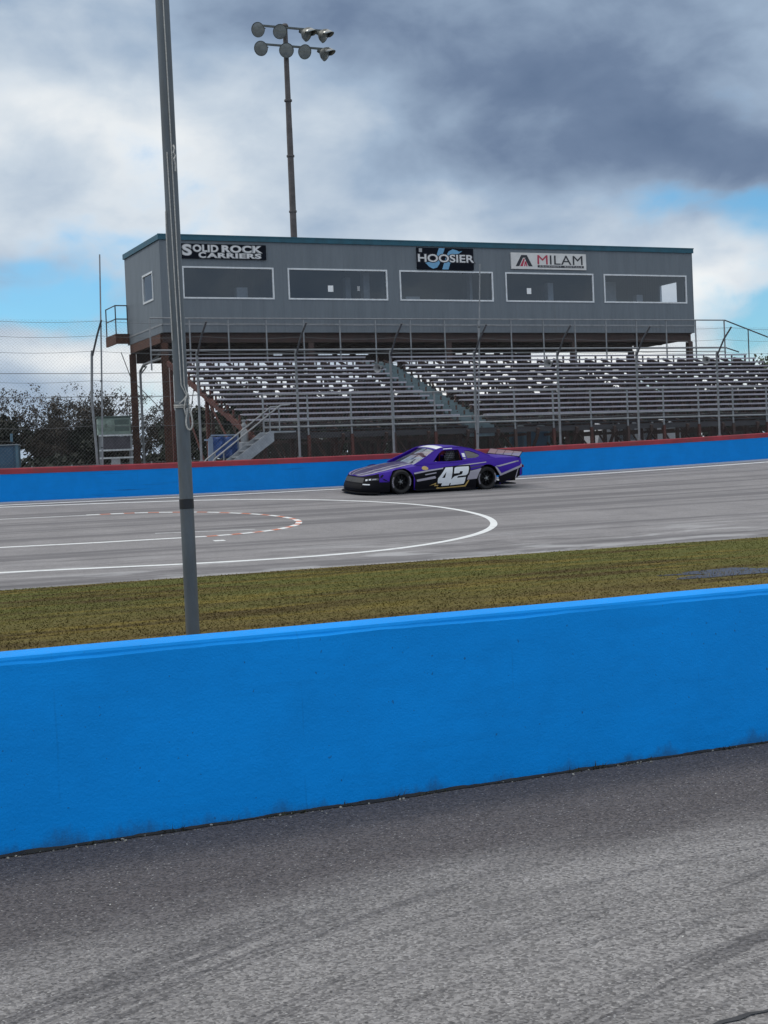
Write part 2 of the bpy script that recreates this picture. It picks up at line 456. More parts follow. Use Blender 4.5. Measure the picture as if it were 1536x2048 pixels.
while s_ < ln[-1] - 0.05:
    for (lo, hi, tgt, wid) in ((0.0, 0.55, wd, 0.16), (0.55, 1.0, od, 0.13)):
        pl = [arc_at(min(ln[-1], s_ + per * (lo + (hi - lo) * j / 4.0))) for j in range(5)]
        if (pl[0] - pl[-1]).length > 0.05:
            q = paint_line('d', pl, wid, None, lift=0.0045); tgt.add(q.v, q.f)
    s_ += per
q = paint_line('d', [(11.93, 31.17), (12.18, 31.16)], 0.2, None); wd.add(q.v, q.f)
tag(inT(wd.build('dashed_marking', M_white)), kind='structure')
tag(inT(od.build('dashed_marking', M_orange)), kind='structure')

# ---- infield grass
def grass_mat(name, blade):
    m_, N, B = material(name)
    co = N.coord('Object'); x, y, z = N.xyz(co)
    streak = N.noise(N.mapping(co, scale=(0.25, 1.1, 0.0)), 1.0, 6, 0.62, 0.3)
    far_ = N.smooth(N.m('ADD', y, N.m('MULTIPLY', N.m('SUBTRACT', streak, 0.5), 9.0)), 13.0, 23.0)
    col = N.mix(far_, (0.148, 0.110, 0.043, 1), (0.114, 0.117, 0.036, 1))
    col = N.mix(N.smooth(N.noise(N.mapping(co, scale=(0.3, 1.6, 0.0), loc=(4, 9, 0)), 0.55, 6, 0.6), 0.47, 0.62), col, (0.088, 0.067, 0.027, 1))
    col = N.mix(N.m('MULTIPLY', N.smooth(N.noise(N.mapping(co, scale=(0.35, 1.8, 0.0), loc=(1, 3, 0)), 0.9, 6, 0.62), 0.50, 0.64), 0.8), col, (0.19, 0.15, 0.04, 1))
    ind = N.noise(co, 26.0, 2, 0.6)
    sc = N.new('ShaderNodeVectorMath', operation='SCALE'); N.put(sc.inputs[0], col)
    N.put(sc.inputs['Scale'], N.m('ADD', 0.80, N.m('MULTIPLY', ind, 0.4)) if blade else N.m('ADD', 0.78, N.m('MULTIPLY', ind, 0.4)))
    N.put(B.inputs['Base Color'], sc.outputs[0]); B.inputs['Roughness'].default_value = 0.9
    B.inputs['Specular IOR Level'].default_value = 0.06
    return m_
gs = MB(); gs.grid([[(a, b, 0.0) for b in [7.17] + [8 + 0.75 * i for i in range(24)] + [B_IN + 0.02]] for a in [-60, -20] + [0.8 * i for i in range(0, 40)] + [60, 140]])
tag(inT(gs.build('grass_verge', grass_mat('turf_soil', False), smooth=True)), kind='structure')
import numpy as np
rng = np.random.default_rng(5)
NB = 170000
bb = 7.25 + (26.3 - 7.25) * rng.random(NB) ** 0.9
aa = bb * 0.0 + rng.random(NB)
lo_az, hi_az = -0.27, 0.27                      # the wedge of infield in front of the camera
ta_lo = np.tan(TA * 1.0 - hi_az * 0 + lo_az); 
azr = lo_az + (hi_az - lo_az) * aa
th = np.pi / 2 - azr - TA                       # polar angle of the view ray in the track frame
av = bb / np.tan(th)
edge_cut = 26.15 + 0.16 * np.sin(av * 3.1) * np.sin(av * 0.9 + 1) + 0.08 * rng.standard_normal(NB)
ok = bb < edge_cut
av, bv = av[ok], bb[ok]; n_ = len(av)
pud = ((av - 15.3) / 1.75) ** 2 + ((bv - 18.0 - 0.10 * np.sin(av * 3.0)) / 0.85) ** 2
keep = (pud > 1.0) | (rng.random(n_) < 0.75)
av, bv = av[keep], bv[keep]; n_ = len(av)
h_ = 0.008 + 0.016 * rng.random(n_) ** 2
w_ = 0.006 + 0.008 * rng.random(n_)
yaw = rng.random(n_) * np.pi; lx = 0.03 * rng.standard_normal(n_); ly = 0.03 * rng.standard_normal(n_)
V = np.zeros((n_, 3, 3), np.float32)
zb = np.full(n_, -0.004)
V[:, 0] = np.stack([av - w_ * np.cos(yaw), bv - w_ * np.sin(yaw), zb], 1)
V[:, 1] = np.stack([av + w_ * np.cos(yaw), bv + w_ * np.sin(yaw), zb], 1)
V[:, 2] = np.stack([av + lx, bv + ly, h_], 1)
me = bpy.data.meshes.new('grass')
me.vertices.add(n_ * 3); me.vertices.foreach_set('co', V.reshape(-1))
me.loops.add(n_ * 3); me.loops.foreach_set('vertex_index', np.arange(n_ * 3, dtype=np.int32))
me.polygons.add(n_); me.polygons.foreach_set('loop_start', np.arange(0, n_ * 3, 3, dtype=np.int32))
me.update(calc_edges=True)
me.materials.append(grass_mat('grass_blade', True))
go = bpy.data.objects.new('grass', me); COL.objects.link(go); inT(go)
tag(go, 'short worn infield grass, brown near the low wall and greener by the track', 'grass', kind='stuff')

pm, N, B = material('standing_water')
B.inputs['Base Color'].default_value = (0.06, 0.06, 0.05, 1); B.inputs['Specular IOR Level'].default_value = 0.35; B.inputs['Roughness'].default_value = 0.16; B.inputs['IOR'].default_value = 1.33
N.put(B.inputs['Normal'], N.bump(N.noise(N.coord('Object'), 6, 3), 0.05, 0.01))
pu = MB(); rim = []
for i in range(48):
    t = 2 * math.pi * i / 48
    rr = 0.85 + 0.75 * n3(math.cos(t) * 2.3, math.sin(t) * 2.3, 3.3)
    rim.append((15.3 + 1.85 * rr * math.cos(t), 18.0 + 0.85 * rr * math.sin(t), 0.006))
pu.add([(15.3, 18.0, 0.006)] + rim, [(0, 1 + i, 1 + (i + 1) % 48) for i in range(48)])
tag(inT(pu.build('puddle_water', pm)), kind='structure')

# ---- blue inner wall (near)
def wall_paint(name, c, hi=0.6, rub=0.0):
    m_, N, B = material(name)
    co = N.coord('Object'); x, y, z = N.xyz(co)
    n1 = N.noise(co, 1.6, 8, 0.68)
    col = N.mix(N.smooth(n1, 0.3, 0.7), tuple(v * 0.92 for v in c[:3]) + (1,), tuple(min(1, v * 1.05) for v in c[:3]) + (1,))
    # scattered scuffs, chips down to pale concrete and dark rubber spots
    sp = N.noise(N.mapping(co, scale=(1, 1, 1.6)), 13.0, 5, 0.7)
    col = N.mix(N.smooth(sp, 0.735, 0.77, 0, 0.7), col, (0.02, 0.05, 0.09, 1))
    sp2 = N.noise(N.mapping(co, scale=(1, 1, 0.6), loc=(7, 1, 2)), 21.0, 4, 0.7)
    col = N.mix(N.smooth(sp2, 0.755, 0.785, 0, 0.6), col, (0.30, 0.42, 0.55, 1))
    # faint vertical runs and form marks
    jt = N.m('ABSOLUTE', N.m('SUBTRACT', N.m('FRACT', N.m('DIVIDE', N.m('ADD', N.m('ADD', x, 97.6), N.m('MULTIPLY', N.m('SUBTRACT', n1, 0.5), 0.03)), 1.22)), 0.5))
    col = N.mix(N.m('MULTIPLY', N.smooth(jt, 0.006, 0.001), N.smooth(N.noise(co, 3.0, 4), 0.45, 0.62, 0, 0.4)), col, tuple(v * 0.55 for v in c[:3]) + (1,))
    rol = N.noise(N.mapping(co, scale=(0.6, 0.6, 7.0)), 3.0, 5, 0.6)
    col = N.mix(N.smooth(rol, 0.5, 0.72, 0, 0.3), col, tuple(v * 0.8 for v in c[:3]) + (1,))
    sp3 = N.noise(N.mapping(co, loc=(3, 4, 9)), 34.0, 3, 0.6)
    col = N.mix(N.smooth(sp3, 0.70, 0.74, 0, 0.6), col, (0.015, 0.06, 0.14, 1))
    if rub:
        rb_ = N.noise(N.mapping(co, scale=(0.22, 1.0, 9.0)), 1.6, 6, 0.65)
        col = N.mix(N.m('MULTIPLY', N.smooth(rb_, 0.56, 0.70), N.m('MULTIPLY', N.smooth(N.noise(N.mapping(co, scale=(1, 1, .2)), 0.35, 3), 0.45, 0.6), rub)), col, (0.012, 0.03, 0.06, 1))
    # splashed dirt, ragged, low on the face
    dirt = N.m('ADD', z, N.m('MULTIPLY', N.m('SUBTRACT', N.noise(N.mapping(co, scale=(2.2, 2.2, 0.9)), 1.6, 7, 0.7), 0.5), 0.42))
    col = N.mix(N.smooth(dirt, 0.06, -0.03, 0, hi), col, (0.03, 0.05, 0.06, 1))
    N.put(B.inputs['Base Color'], col); B.inputs['Roughness'].default_value = 0.6; B.inputs['Specular IOR Level'].default_value = 0.16
    hgt = N.m('ADD', N.noise(co, 85.0, 4, 0.65), N.m('MULTIPLY', N.noise(co, 9.0, 4, 0.6), 1.6))
    N.put(B.inputs['Normal'], N.bump(hgt, 0.28, 0.012))
    return m_
M_blue = wall_paint('blue_wall_paint', (0.0, 0.298, 0.87, 1), 0.5)
nw = MB(); rows = []
AA = [-40, -20, -10, -6] + [-4 + 0.06 * i for i in range(0, 240)] + [11, 13, 16, 22, 40, 80]
for a in AA:
    b0 = 6.865 + 0.006 * n3(a * 0.6, 1.1); t = 0.882 + 0.004 * n3(a * 0.8, 5.0)
    lipz = t - 0.032 - 0.009 * n3(a * 1.3, 9.0) - 0.004 * n3(a * 7.0, 2.0)
    lip = 0.014 * max(0.0, min(1.0, 0.75 + 0.9 * n3(a * 1.1, 3.0) + .3 * n3(a * 6, 4)))
    rows.append([(a, b0, -0.08), (a, b0 - 0.002, 0.02), (a, b0 + 0.004, 0.30), (a, b0 + 0.006, 0.60), (a, b0 + 0.007, lipz - 0.005), (a, b0 + 0.008 + lip, lipz + 0.007),
                 (a, b0 + 0.009 + lip, t - 0.016), (a, b0 + 0.016 + lip, t - 0.004), (a, b0 + 0.045, t), (a, b0 + 0.27, t), (a, b0 + 0.295, t - 0.012), (a, b0 + 0.30, t - 0.05), (a, b0 + 0.31, -0.08)])
nw.grid(rows)
o = inT(nw.build('concrete_wall', M_blue, smooth=True, sharp=14))
tag(o, 'low bright blue concrete wall along the near asphalt, flagpole behind it', 'wall')

# grit, dead leaves and small weeds along its foot
gr = MB(); rr = random.Random(3)
for i in range(420):
    a = -1 + 11 * rr.random(); b = 6.85 - abs(rr.gauss(0, 0.045)) - 0.005
    s0 = 0.002 + 0.007 * rr.random() ** 3
    gr.lathe([(s0 * 0.3, 0), (s0, s0 * 0.4), (s0 * 0.8, s0 * 0.9), (s0 * 0.1, s0 * 1.1)], (a, b, -0.001), (rr.gauss(0, .3), rr.gauss(0, .3), 1), 5, True, True)
M_grit = paint('grit', (0.32, 0.31, 0.27, 1), 0.9, var=0.6, scale=30)
tag(inT(gr.build('gravel', M_grit)), 'loose grit swept against the foot of the near blue wall', 'gravel', kind='stuff')
dr = MB(); rows = []
for i in range(360):
    a = -2 + 13 * i / 359.0
    w0 = 0.018 + 0.030 * n3(a * 1.6, 6.0) + 0.018 * n3(a * 7.0, 1.0)
    rows.append([(a, 6.84 - max(0.004, w0), 0.0035), (a, 6.85 - max(.002, w0) * 0.4, 0.006), (a, 6.872, max(0.004, 0.007 + 0.012 * n3(a * 5, 8) + .006 * n3(a * 17, 3)))])
dr.grid(rows)
M_dirt_shadow = paint('dirt_and_shadow', (0.022, 0.020, 0.015, 1), 0.95, var=0.5, scale=12)  # dark strip: dirt with the shadow of the wall-foot gap painted in
tag(inT(dr.build('dirt_shadow_edge', M_dirt_shadow, smooth=True)), kind='structure')
wd_ = MB()
for c in range(70):
    a0 = -0.5 + 9.5 * rr.random(); nb = rr.choice((3, 5, 7, 12)) ; hh = rr.choice((0.01, 0.015, 0.02, 0.035))
    for i in range(nb):
        a = a0 + rr.gauss(0, .03); b = 6.84 - abs(rr.gauss(0, .012)); y_ = rr.random() * 3.14; w0 = 0.003 + .003 * rr.random()
        lx_, ly_ = rr.gauss(0, .02), -abs(rr.gauss(0, .015))
        wd_.add([(a - w0 * math.cos(y_), b - w0 * math.sin(y_), 0), (a + w0 * math.cos(y_), b + w0 * math.sin(y_), 0), (a + lx_, b + ly_, hh * (0.6 + .8 * rr.random()))], [(0, 1, 2)])
M_weed = paint('weed', (0.045, 0.05, 0.02, 1), 0.8, var=0.5, scale=10)
tag(inT(wd_.build('weeds', M_weed, fix=False)), 'tiny dark weeds sprouting at the foot of the near blue wall', 'weeds', kind='stuff')
# pale chips, a twig and a leaf on the asphalt
ch = MB()
for i in range(60):
    a = 0.6 + 5.2 * rr.random(); b = 2.6 + 4.1 * rr.random(); s0 = 0.002 + 0.005 * rr.random() ** 3
    ch.lathe([(s0 * .4, 0), (s0, s0 * .4), (s0 * .6, s0 * .8), (s0 * .1, s0)], (a, b, -0.0005), (rr.gauss(0, .4), rr.gauss(0, .4), 1), 5, True, True)
M_chip = paint('pale_stone', (0.62, 0.61, 0.57, 1), 0.8, var=0.3, scale=40)
tag(inT(ch.build('pebbles', M_chip)), 'pale stone chips scattered over the near asphalt', 'pebbles', kind='stuff')

# ---- far blue wall with its red cap
M_blue2 = wall_paint('blue_outer_wall_paint', (0.0, 0.235, 0.70, 1), 0.5, 0.45)
M_red = paint('red_cap_paint', (0.30, 0.028, 0.042, 1), 0.6, var=0.25, scale=1.5, dirt=(0.12, 0.05, 0.05, 1), dirt_amt=0.6)
fw = empty('track_wall', (0, 0, 0), TA, 'long blue outer track wall with a red top edge, below the catch fence', 'wall')
FA = [-40, -20] + [2.0 * i for i in range(0, 34)] + [90, 140]
q = MB(); rows = []
for a in FA:
    z0 = zo(a)
    rows.append([(a, B_OUT, z0 - 0.25), (a, B_OUT, z0 + 0.79), (a, B_OUT + 0.26, z0 + 0.79), (a, B_OUT + 0.26, z0 - 0.25)])
q.grid(rows); q.build('wall_body', M_blue2, fw, smooth=True, sharp=30)
q = MB(); rows = []
for a in FA:
    z0 = zo(a)
    rows.append([(a, B_OUT - 0.012, z0 + 0.765), (a, B_OUT - 0.012, z0 + 0.90), (a, B_OUT + 0.02, z0 + 0.93), (a, B_OUT + 0.26, z0 + 0.93), (a, B_OUT + 0.275, z0 + 0.90), (a, B_OUT + 0.275, z0 + 0.765)])
q.grid(rows); q.build('wall_cap', M_red, fw, smooth=True, sharp=30)

# ground behind the wall, under the stand and out to the trees
GZ = 1.4
M_yard = paint('yard_dirt', (0.085, 0.078, 0.058, 1), 0.95, var=0.4, scale=0.3)
sg = MB(); sg.grid([[(a, b, GZ + 0.05 * n3(a * .1, b * .1)) for a in (-160, -80, -40, -20, 0, 10, 20, 30, 40, 60, 100, 200)] for b in (42.75, 50, 60, 70, 90, 120, 200, 420)])
tag(inT(sg.build('yard_ground', M_yard)), kind='structure')

# ------------------------------------------------------------------ flagpole
M_galv = paint('galvanised_pole', (0.108, 0.124, 0.135, 1), 0.5, metal=0.15, var=0.25, scale=6, dirt=(0.09, 0.09, 0.085, 1), dirt_amt=0.5, stretch=(1, 1, 0.25))
M_rope = paint('white_rope', (0.48, 0.47, 0.44, 1), 0.9, var=0.25, scale=60, bump=0.5, bscale=120)
M_tape = paint('black_tape', (0.012, 0.012, 0.013, 1), 0.45, var=0.3, scale=30)
PX, PY = -1.53, 12.0
fp = empty('flagpole', (PX, PY, 0.0), 0, 'tall grey galvanised flagpole with white rope, standing behind the near blue wall', 'flagpole')
PR = 0.054
q = MB(); q.lathe([(PR, -0.1), (PR, 1.0), (PR * 1.0, 3.0), (PR * 1.0, 4.08), (PR * 1.0, 7.6)], (0, 0, 0), (-0.004, 0, 1), 28, True, True)
q.build('pole_shaft', M_galv, fp, smooth=True)
q = MB(); q.lathe([(PR + .0005, 0), (PR + .003, .002), (PR + .003, .076), (PR + .0005, .078)], (-0.006, 0, 1.44), (-0.004, 0, 1), 28); q.build('tape_band', M_tape, fp, smooth=True)
q = MB(); q.lathe([(PR + .0005, 0), (PR + .005, .004), (PR + .005, .03), (PR + .0005, .034)], (-0.009, 0, 2.24), (-0.004, 0, 1), 28)
q.path([(0.035, -PR - .004, 2.22), (0.045, -PR - .03, 2.24), (0.047, -PR - .033, 2.27)], 0.007, 6); q.path([(0.035, -PR - .004, 2.28), (0.045, -PR - .03, 2.26), (0.047, -PR - .033, 2.23)], 0.007, 6)
q.build('cleat', M_galv, fp, smooth=True)
def front(t, z, r=PR + 0.006):     # t: sideways offset on the camera side of the pole
    t = max(-r, min(r, t)); return (t - 0.004 * z, -math.sqrt(max(0, r * r - t * t)), z)
q = MB(); RR = 0.0045
q.path([front(0.004 + 0.006 * (7.4 - z) + 0.003 * n3(z * 2), z, PR + .012) for z in [7.4 - 0.2 * i for i in range(0, 26)]] + [(0.047, -0.05, 2.30)], RR, 7)
q.path([front(-0.012 + 0.012 * (4.2 - z), z, PR + .011) for z in [4.2 - 0.15 * i for i in range(0, 13)]] + [(0.044, -0.045, 2.30)], RR, 7)
q.path([front(-0.048 + 0.004 * math.sin(z * 5), z, PR + .009) for z in [3.75 - 0.1 * i for i in range(0, 11)]], RR * .9, 7)
q.build('halyard', M_rope, fp, smooth=True)
q = MB()
q.path([(0.024, -PR - .014, 4.25), (0.034, -PR - .03, 4.22), (0.022, -PR - .026, 4.19), (0.037, -PR - .02, 4.17), (0.026, -PR - .03, 4.14), (0.034, -PR - .014, 4.10), (0.03, -PR - .01, 4.05)], 0.007, 6)
q.build('rope_knot', M_rope, fp, smooth=True); q = MB()
for dz in (0.0, 0.014):           # turns round the pole
    q.path([((PR + .008) * math.cos(t) - .005, (PR + .008) * math.sin(t), 2.235 + dz + .006 * math.sin(t)) for t in [2 * math.pi * i / 24 for i in range(24)]], .0062, 6, True)
q.path([(0.052, -.04, 2.30), (0.040, -.055, 2.32), (0.020, -.062, 2.29), (-0.02, -.06, 2.255), (0.02, -.066, 2.24), (0.05, -.06, 2.26), (0.056, -.05, 2.30), (0.05, -.06, 2.34), (0.03, -.066, 2.29), (0.018, -.07, 2.22), (0.026, -.07, 2.17), (0.035, -.066, 2.21), (0.05, -.06, 2.245)], .0065, 6)
q.lathe([(0.002, -.016), (.014, -.008), (.015, .006), (.003, .016)], (0.052, -.062, 2.238), (0.2, -1, .3), 8)
lp = []
for i in range(21):
    t = i / 20.0 * 2 * math.pi
    lp.append((0.047 + 0.030 * math.sin(t) * (0.35 + 0.65 * (1 - math.cos(t)) / 2) * 1.1 + .004, -.066, 2.14 + 0.088 * math.cos(t)))
q.path(lp, .0066, 7)
q.build('rope_knot', M_rope, fp, smooth=True)

# ------------------------------------------------------------------ catch fence on the outer wall
M_post = paint('fence_steel', (0.25, 0.26, 0.27, 1), 0.5, metal=0.4, var=0.2, scale=5)
M_dark = paint('dark_fence_steel', (0.085, 0.09, 0.10, 1), 0.55, metal=0.3, var=0.25, scale=5)
M_wire = paint('fence_wire', (0.16, 0.17, 0.18, 1), 0.55, metal=0.3, var=0.1, scale=5)
cf = empty('catch_fence', (0, 0, 0), TA, 'tall chain link catch fence with bent steel posts along the outer track wall', 'fence')
POSTS = [6.3, 9.55, 12.99, 16.13, 19.32, 22.57, 25.63, 28.85, 32.09, 35.59, 38.9, 42.1]
FB = B_OUT + 0.33
BEND, TIPZ, TIPB = 5.62, 6.42, -0.79
for i, a in enumerate(POSTS):
    z0 = zo(a) + 0.2; q = MB()
    wob = 0.10 if abs(a - 12.99) < .1 else 0.0
    pts = [(a + .02 * n3(a), FB, z0), (a - wob * .3, FB, z0 + 1.2), (a - wob, FB, z0 + 2.6), (a - wob * .4, FB, BEND - 0.08), (a - wob * .3, FB - .03, BEND + .02)]
    q.path(pts, 0.038, 10); q.lathe([(.08, 0), (.08, .02)], (a, FB, zo(a) + .94), (0, 0, 1), 10, True, True)
    p_ = q.build('post', M_post, cf, smooth=True)
    q = MB(); q.path([(a - wob * .3, FB - .03, BEND - .12), (a + .02, FB + TIPB * .5, (BEND + TIPZ) / 2 + .02), (a + .04, FB + TIPB, TIPZ)], 0.030, 8); q.build('post_arm', M_dark, cf, smooth=True)
def diamond(q, p, r_):
    """chain link in a rectangle: p(s, t) gives the point, sizes r_ = (len_s, len_t)"""
    P_ = 0.105; w0, h0 = r_
    for sgn in (1, -1):
        c = -h0 if sgn > 0 else 0.0
        end = w0 if sgn > 0 else w0 + h0
        while c < end:
            if sgn > 0: s0, t0, s1, t1 = c, 0.0, c + h0, h0
            else: s0, t0, s1, t1 = c, 0.0, c - h0, h0
            # clip in s
            def cut(sa, ta, sb, tb):
                pts = []
                for (x_, y_, ox, oy) in ((sa, ta, sb, tb), (sb, tb, sa, ta)):
                    if x_ < 0: y_ = y_ + (oy - y_) * (0 - x_) / (ox - x_); x_ = 0
                    if x_ > w0: y_ = y_ + (oy - y_) * (w0 - x_) / (ox - x_); x_ = w0
                    pts.append((x_, y_))
                return pts
            if max(s0, s1) > 0.01 and min(s0, s1) < w0 - 0.01:
                (A_, B_) = cut(s0, t0, s1, t1)
                if abs(A_[0] - B_[0]) > .03: q.path([p(*A_), p(*B_)], 0.0016, 3, cap=False)
            c += P_
for i in range(len(POSTS) - 1):
    a0, a1 = POSTS[i], POSTS[i + 1]; z0 = zo(a0) + 0.93; q = MB()
    diamond(q, lambda s, t: (a0 + s, FB - .045, z0 + t), (a1 - a0, BEND - z0))
    L_ = math.hypot(TIPB, TIPZ - BEND)
    diamond(q, lambda s, t: (a0 + s, FB - .045 + TIPB * t / L_, BEND + (TIPZ - BEND) * t / L_), (a1 - a0, L_))
    q.build('mesh_panel', M_wire, cf, fix=False)
for (z_, b_) in ((TIPZ - .02, FB + TIPB + .02), ((TIPZ + BEND) / 2, FB + TIPB / 2 - .04), (BEND, FB - .05), (4.78, FB - .05), (4.35, FB - .05), (3.5, FB - .05)):
    q = MB(); pts = []
    for i in range(len(POSTS) - 1):
        for k in range(6):
            t = k / 6.0; pts.append((POSTS[i] + (POSTS[i + 1] - POSTS[i]) * t, b_, z_ - .06 * math.sin(math.pi * t)))
    q.path(pts, 0.005, 5); q.build('cable', M_wire, cf)

def thin_pole(a, ztop, lean, label):
    x, y = to_world(a, FB - .12)
    t = empty('thin_pole', (x, y, zo(a) + .93), 0, label, 'pole')
    q = MB(); h = ztop - zo(a) - .93
    q.path([(0, 0, -.4), (lean * .5 + .015, 0, h * .5), (lean, 0, h)], [.026, .024, .02], 8); q.build('shaft', M_post, t, smooth=True)
    for z in (.5, 2.4, h * .66):
        q = MB(); q.lathe([(.038, -.02), (.038, .02)], (lean * z / h, 0, z), (0, 0, 1), 10, True, True); q.build('clamp', M_dark, t)
thin_pole(12.99 + .08, 8.36, 0.20, 'thin grey pole rising above the fence, left of the press box')
thin_pole(25.63 - .08, 8.42, 0.32, 'thin grey pole rising above the fence in front of the press box windows')

M_horn = paint('speaker_grey', (0.34, 0.34, 0.34, 1), 0.6, var=0.2, scale=8)
def speaker(a, z, b_off, label):
    x, y = to_world(a, FB + .12)
    t = empty('loudspeaker', (x, y, z), TA - R(35), label, 'loudspeaker', 'horn loudspeakers on the fence posts')
    t.scale = (.68, .68, .68)
    q = MB(); q.lathe([(.045, .17), (.06, .10), (.09, 0.02), (.15, -.10), (.20, -.16), (.205, -.17), (.19, -.165), (.13, -.09), (.06, .02)], (0, 0, 0), (.35, .9, .12), 18)
    q.build('horn', M_horn, t, smooth=True)
    q = MB(); q.lathe([(.03, .34), (.085, .32), (.09, .22), (.06, .16)], (0, 0, 0), (.35, .9, .12), 14, True, True); q.build('driver_unit', M_dark, t, smooth=True)
    q = MB(); q.bar((-.12, .12, -.02), (.10, .12, -.02), .03, .06); q.bar((.0, .12, -.14), (.0, .12, .12), .03, .03); q.build('bracket', M_dark, t)
speaker(15.75, 5.24, 0, 'grey horn loudspeaker on the fence post beside the flagpole')
speaker(22.22, 5.12, 0, 'grey horn loudspeaker on the fence post at the head of the aisle steps')
speaker(28.60, 5.25, 0, 'grey horn loudspeaker on the fence post below the white and red sign')
speaker(35.25, 5.35, 0, 'grey horn loudspeaker on the fence post beyond the press box')

# ------------------------------------------------------------------ the stand frame: u along the stand, v away from the track
SO = Vector((-8.577, 62.0, 0.0)); SA = R(24.0)
def stand_root(name, label, cat, group=None, u=0.0, v=0.0, z=0.0):
    x = SO.x + u * math.cos(SA) - v * math.sin(SA); y = SO.y + u * math.sin(SA) + v * math.cos(SA)
    return empty(name, (x, y, z), SA, label, cat, group)

def siding_mat():
    m_, N, B = material('grey_ribbed_siding')
    co = N.coord('Object'); x, y, z = N.xyz(co)
    s = N.m('ADD', x, y)
    rib = N.m('SINE', N.m('MULTIPLY', s, 2 * math.pi / 0.20))
    n1 = N.noise(N.mapping(co, scale=(1.2, 1.2, 0.15)), 1.5, 6, 0.65)
    seam = N.m('LESS_THAN', N.m('FRACT', N.m('DIVIDE', N.m('ADD', s, 100.0), 0.915)), 0.035)
    col = N.ramp(n1, [(0.3, (0.128, 0.150, 0.170, 1)), (0.7, (0.165, 0.190, 0.212, 1))])
    col = N.mix(N.smooth(N.noise(N.mapping(co, scale=(2.5, 2.5, 0.10)), 1.0, 5, 0.7), 0.58, 0.75, 0, 0.35), col, (0.11, 0.105, 0.10, 1))
    col = N.mix(N.m('MULTIPLY', seam, 0.18), col, (0.10, 0.11, 0.125, 1))
    N.put(B.inputs['Base Color'], col); B.inputs['Roughness'].default_value = 0.5; B.inputs['Specular IOR Level'].default_value = 0.4
    N.put(B.inputs['Normal'], N.bump(N.smooth(rib, -0.2, 0.7), 0.4, 0.02))
    return m_
M_side = siding_mat()
M_teal = paint('teal_trim', (0.010, 0.085, 0.125, 1), 0.45, var=0.25, scale=2)
M_alu = paint('white_aluminium', (0.66, 0.68, 0.69, 1), 0.45, metal=0.1, var=0.12, scale=5)
M_rust = paint('rusty_steel', (0.075, 0.032, 0.020, 1), 0.85, var=0.4, scale=4, dirt=(0.15, 0.055, 0.028, 1), dirt_amt=0.7)
M_brown = paint('brown_steel', (0.055, 0.030, 0.024, 1), 0.75, var=0.35, scale=3, dirt=(0.11, 0.045, 0.028, 1), dirt_amt=0.5)
M_red_rust = paint('red_oxide_steel', (0.085, 0.024, 0.017, 1), 0.8, var=0.4, scale=3, dirt=(0.07, 0.03, 0.02, 1), dirt_amt=0.6)
M_plank = paint('weathered_aluminium', (0.40, 0.38, 0.43, 1), 0.5, metal=0.1, var=0.22, scale=2.0, dirt=(0.12, 0.12, 0.135, 1), dirt_amt=0.5, stretch=(0.3, 3, 3))
M_foot = paint('shade_dark_boards', (0.045, 0.042, 0.045, 1), 0.85, var=0.35, scale=2, stretch=(0.3, 3, 3))  # footboards coloured dark to stand in for shade below the planks
M_rail = paint('grey_rail', (0.27, 0.28, 0.29, 1), 0.5, metal=0.3, var=0.2, scale=4)
M_aisle = paint('painted_steps', (0.115, 0.165, 0.18, 1), 0.6, var=0.2, scale=3, dirt=(0.07, 0.09, 0.10, 1), dirt_amt=0.5)
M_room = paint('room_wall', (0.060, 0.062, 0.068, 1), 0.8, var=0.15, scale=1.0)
M_step0 = paint('pale_furniture', (0.35, 0.35, 0.36, 1), 0.6, var=0.2, scale=2)
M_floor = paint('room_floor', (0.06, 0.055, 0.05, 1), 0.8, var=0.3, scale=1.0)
M_paper = paint('white_paper', (0.85, 0.86, 0.86, 1), 0.7, var=0.04, scale=5)
M_black = paint('black_sign', (0.004, 0.006, 0.012, 1), 0.6, var=0.3, scale=3, spec=0.12)
M_signw = paint('white_sign', (0.66, 0.65, 0.63, 1), 0.5, var=0.08, scale=3)
M_letter = paint('pale_lettering', (0.66, 0.66, 0.66, 1), 0.5, var=0.06, scale=4)
M_letter2 = paint('grey_lettering', (0.36, 0.37, 0.38, 1), 0.5, var=0.06, scale=4)
M_letk = paint('black_lettering', (0.02, 0.02, 0.028, 1), 0.5, var=0.1, scale=4)
M_letr = paint('red_lettering', (0.42, 0.03, 0.07, 1), 0.5, var=0.1, scale=4)
M_sky_blue = paint('light_blue_emblem', (0.15, 0.36, 0.56, 1), 0.5, var=0.08, scale=3)

def glass(name, tint, gloss):
    m_ = bpy.data.materials.new(name); m_.use_nodes = True
    N = NT(m_.node_tree); N.n.clear()
    tr = N.new('ShaderNodeBsdfTransparent'); tr.inputs[0].default_value = tint
    gl = N.new('ShaderNodeBsdfGlossy'); gl.inputs['Roughness'].default_value = 0.02; gl.inputs[0].default_value = (0.9, 0.95, 1, 1)
    N.put(gl.inputs['Normal'], N.bump(N.noise(N.coord('Object'), 1.1, 2), 0.03, 0.05))
    ge = N.new('ShaderNodeNewGeometry'); dp = N.new('ShaderNodeVectorMath', operation='DOT_PRODUCT')
    N.l.new(ge.outputs['Normal'], dp.inputs[0]); N.l.new(ge.outputs['Incoming'], dp.inputs[1])
    fr = N.m('POWER', N.m('SUBTRACT', 1.0, N.m('ABSOLUTE', dp.outputs['Value'])), 5.0)      # same from both sides of the pane
    mx = N.new('ShaderNodeMixShader')
    N.put(mx.inputs[0], N.m('ADD', N.m('MULTIPLY', fr, 0.8), gloss))
    N.l.new(tr.outputs[0], mx.inputs[1]); N.l.new(gl.outputs[0], mx.inputs[2])
    out = N.new('ShaderNodeOutputMaterial'); N.l.new(mx.outputs[0], out.inputs[0])
    return m_
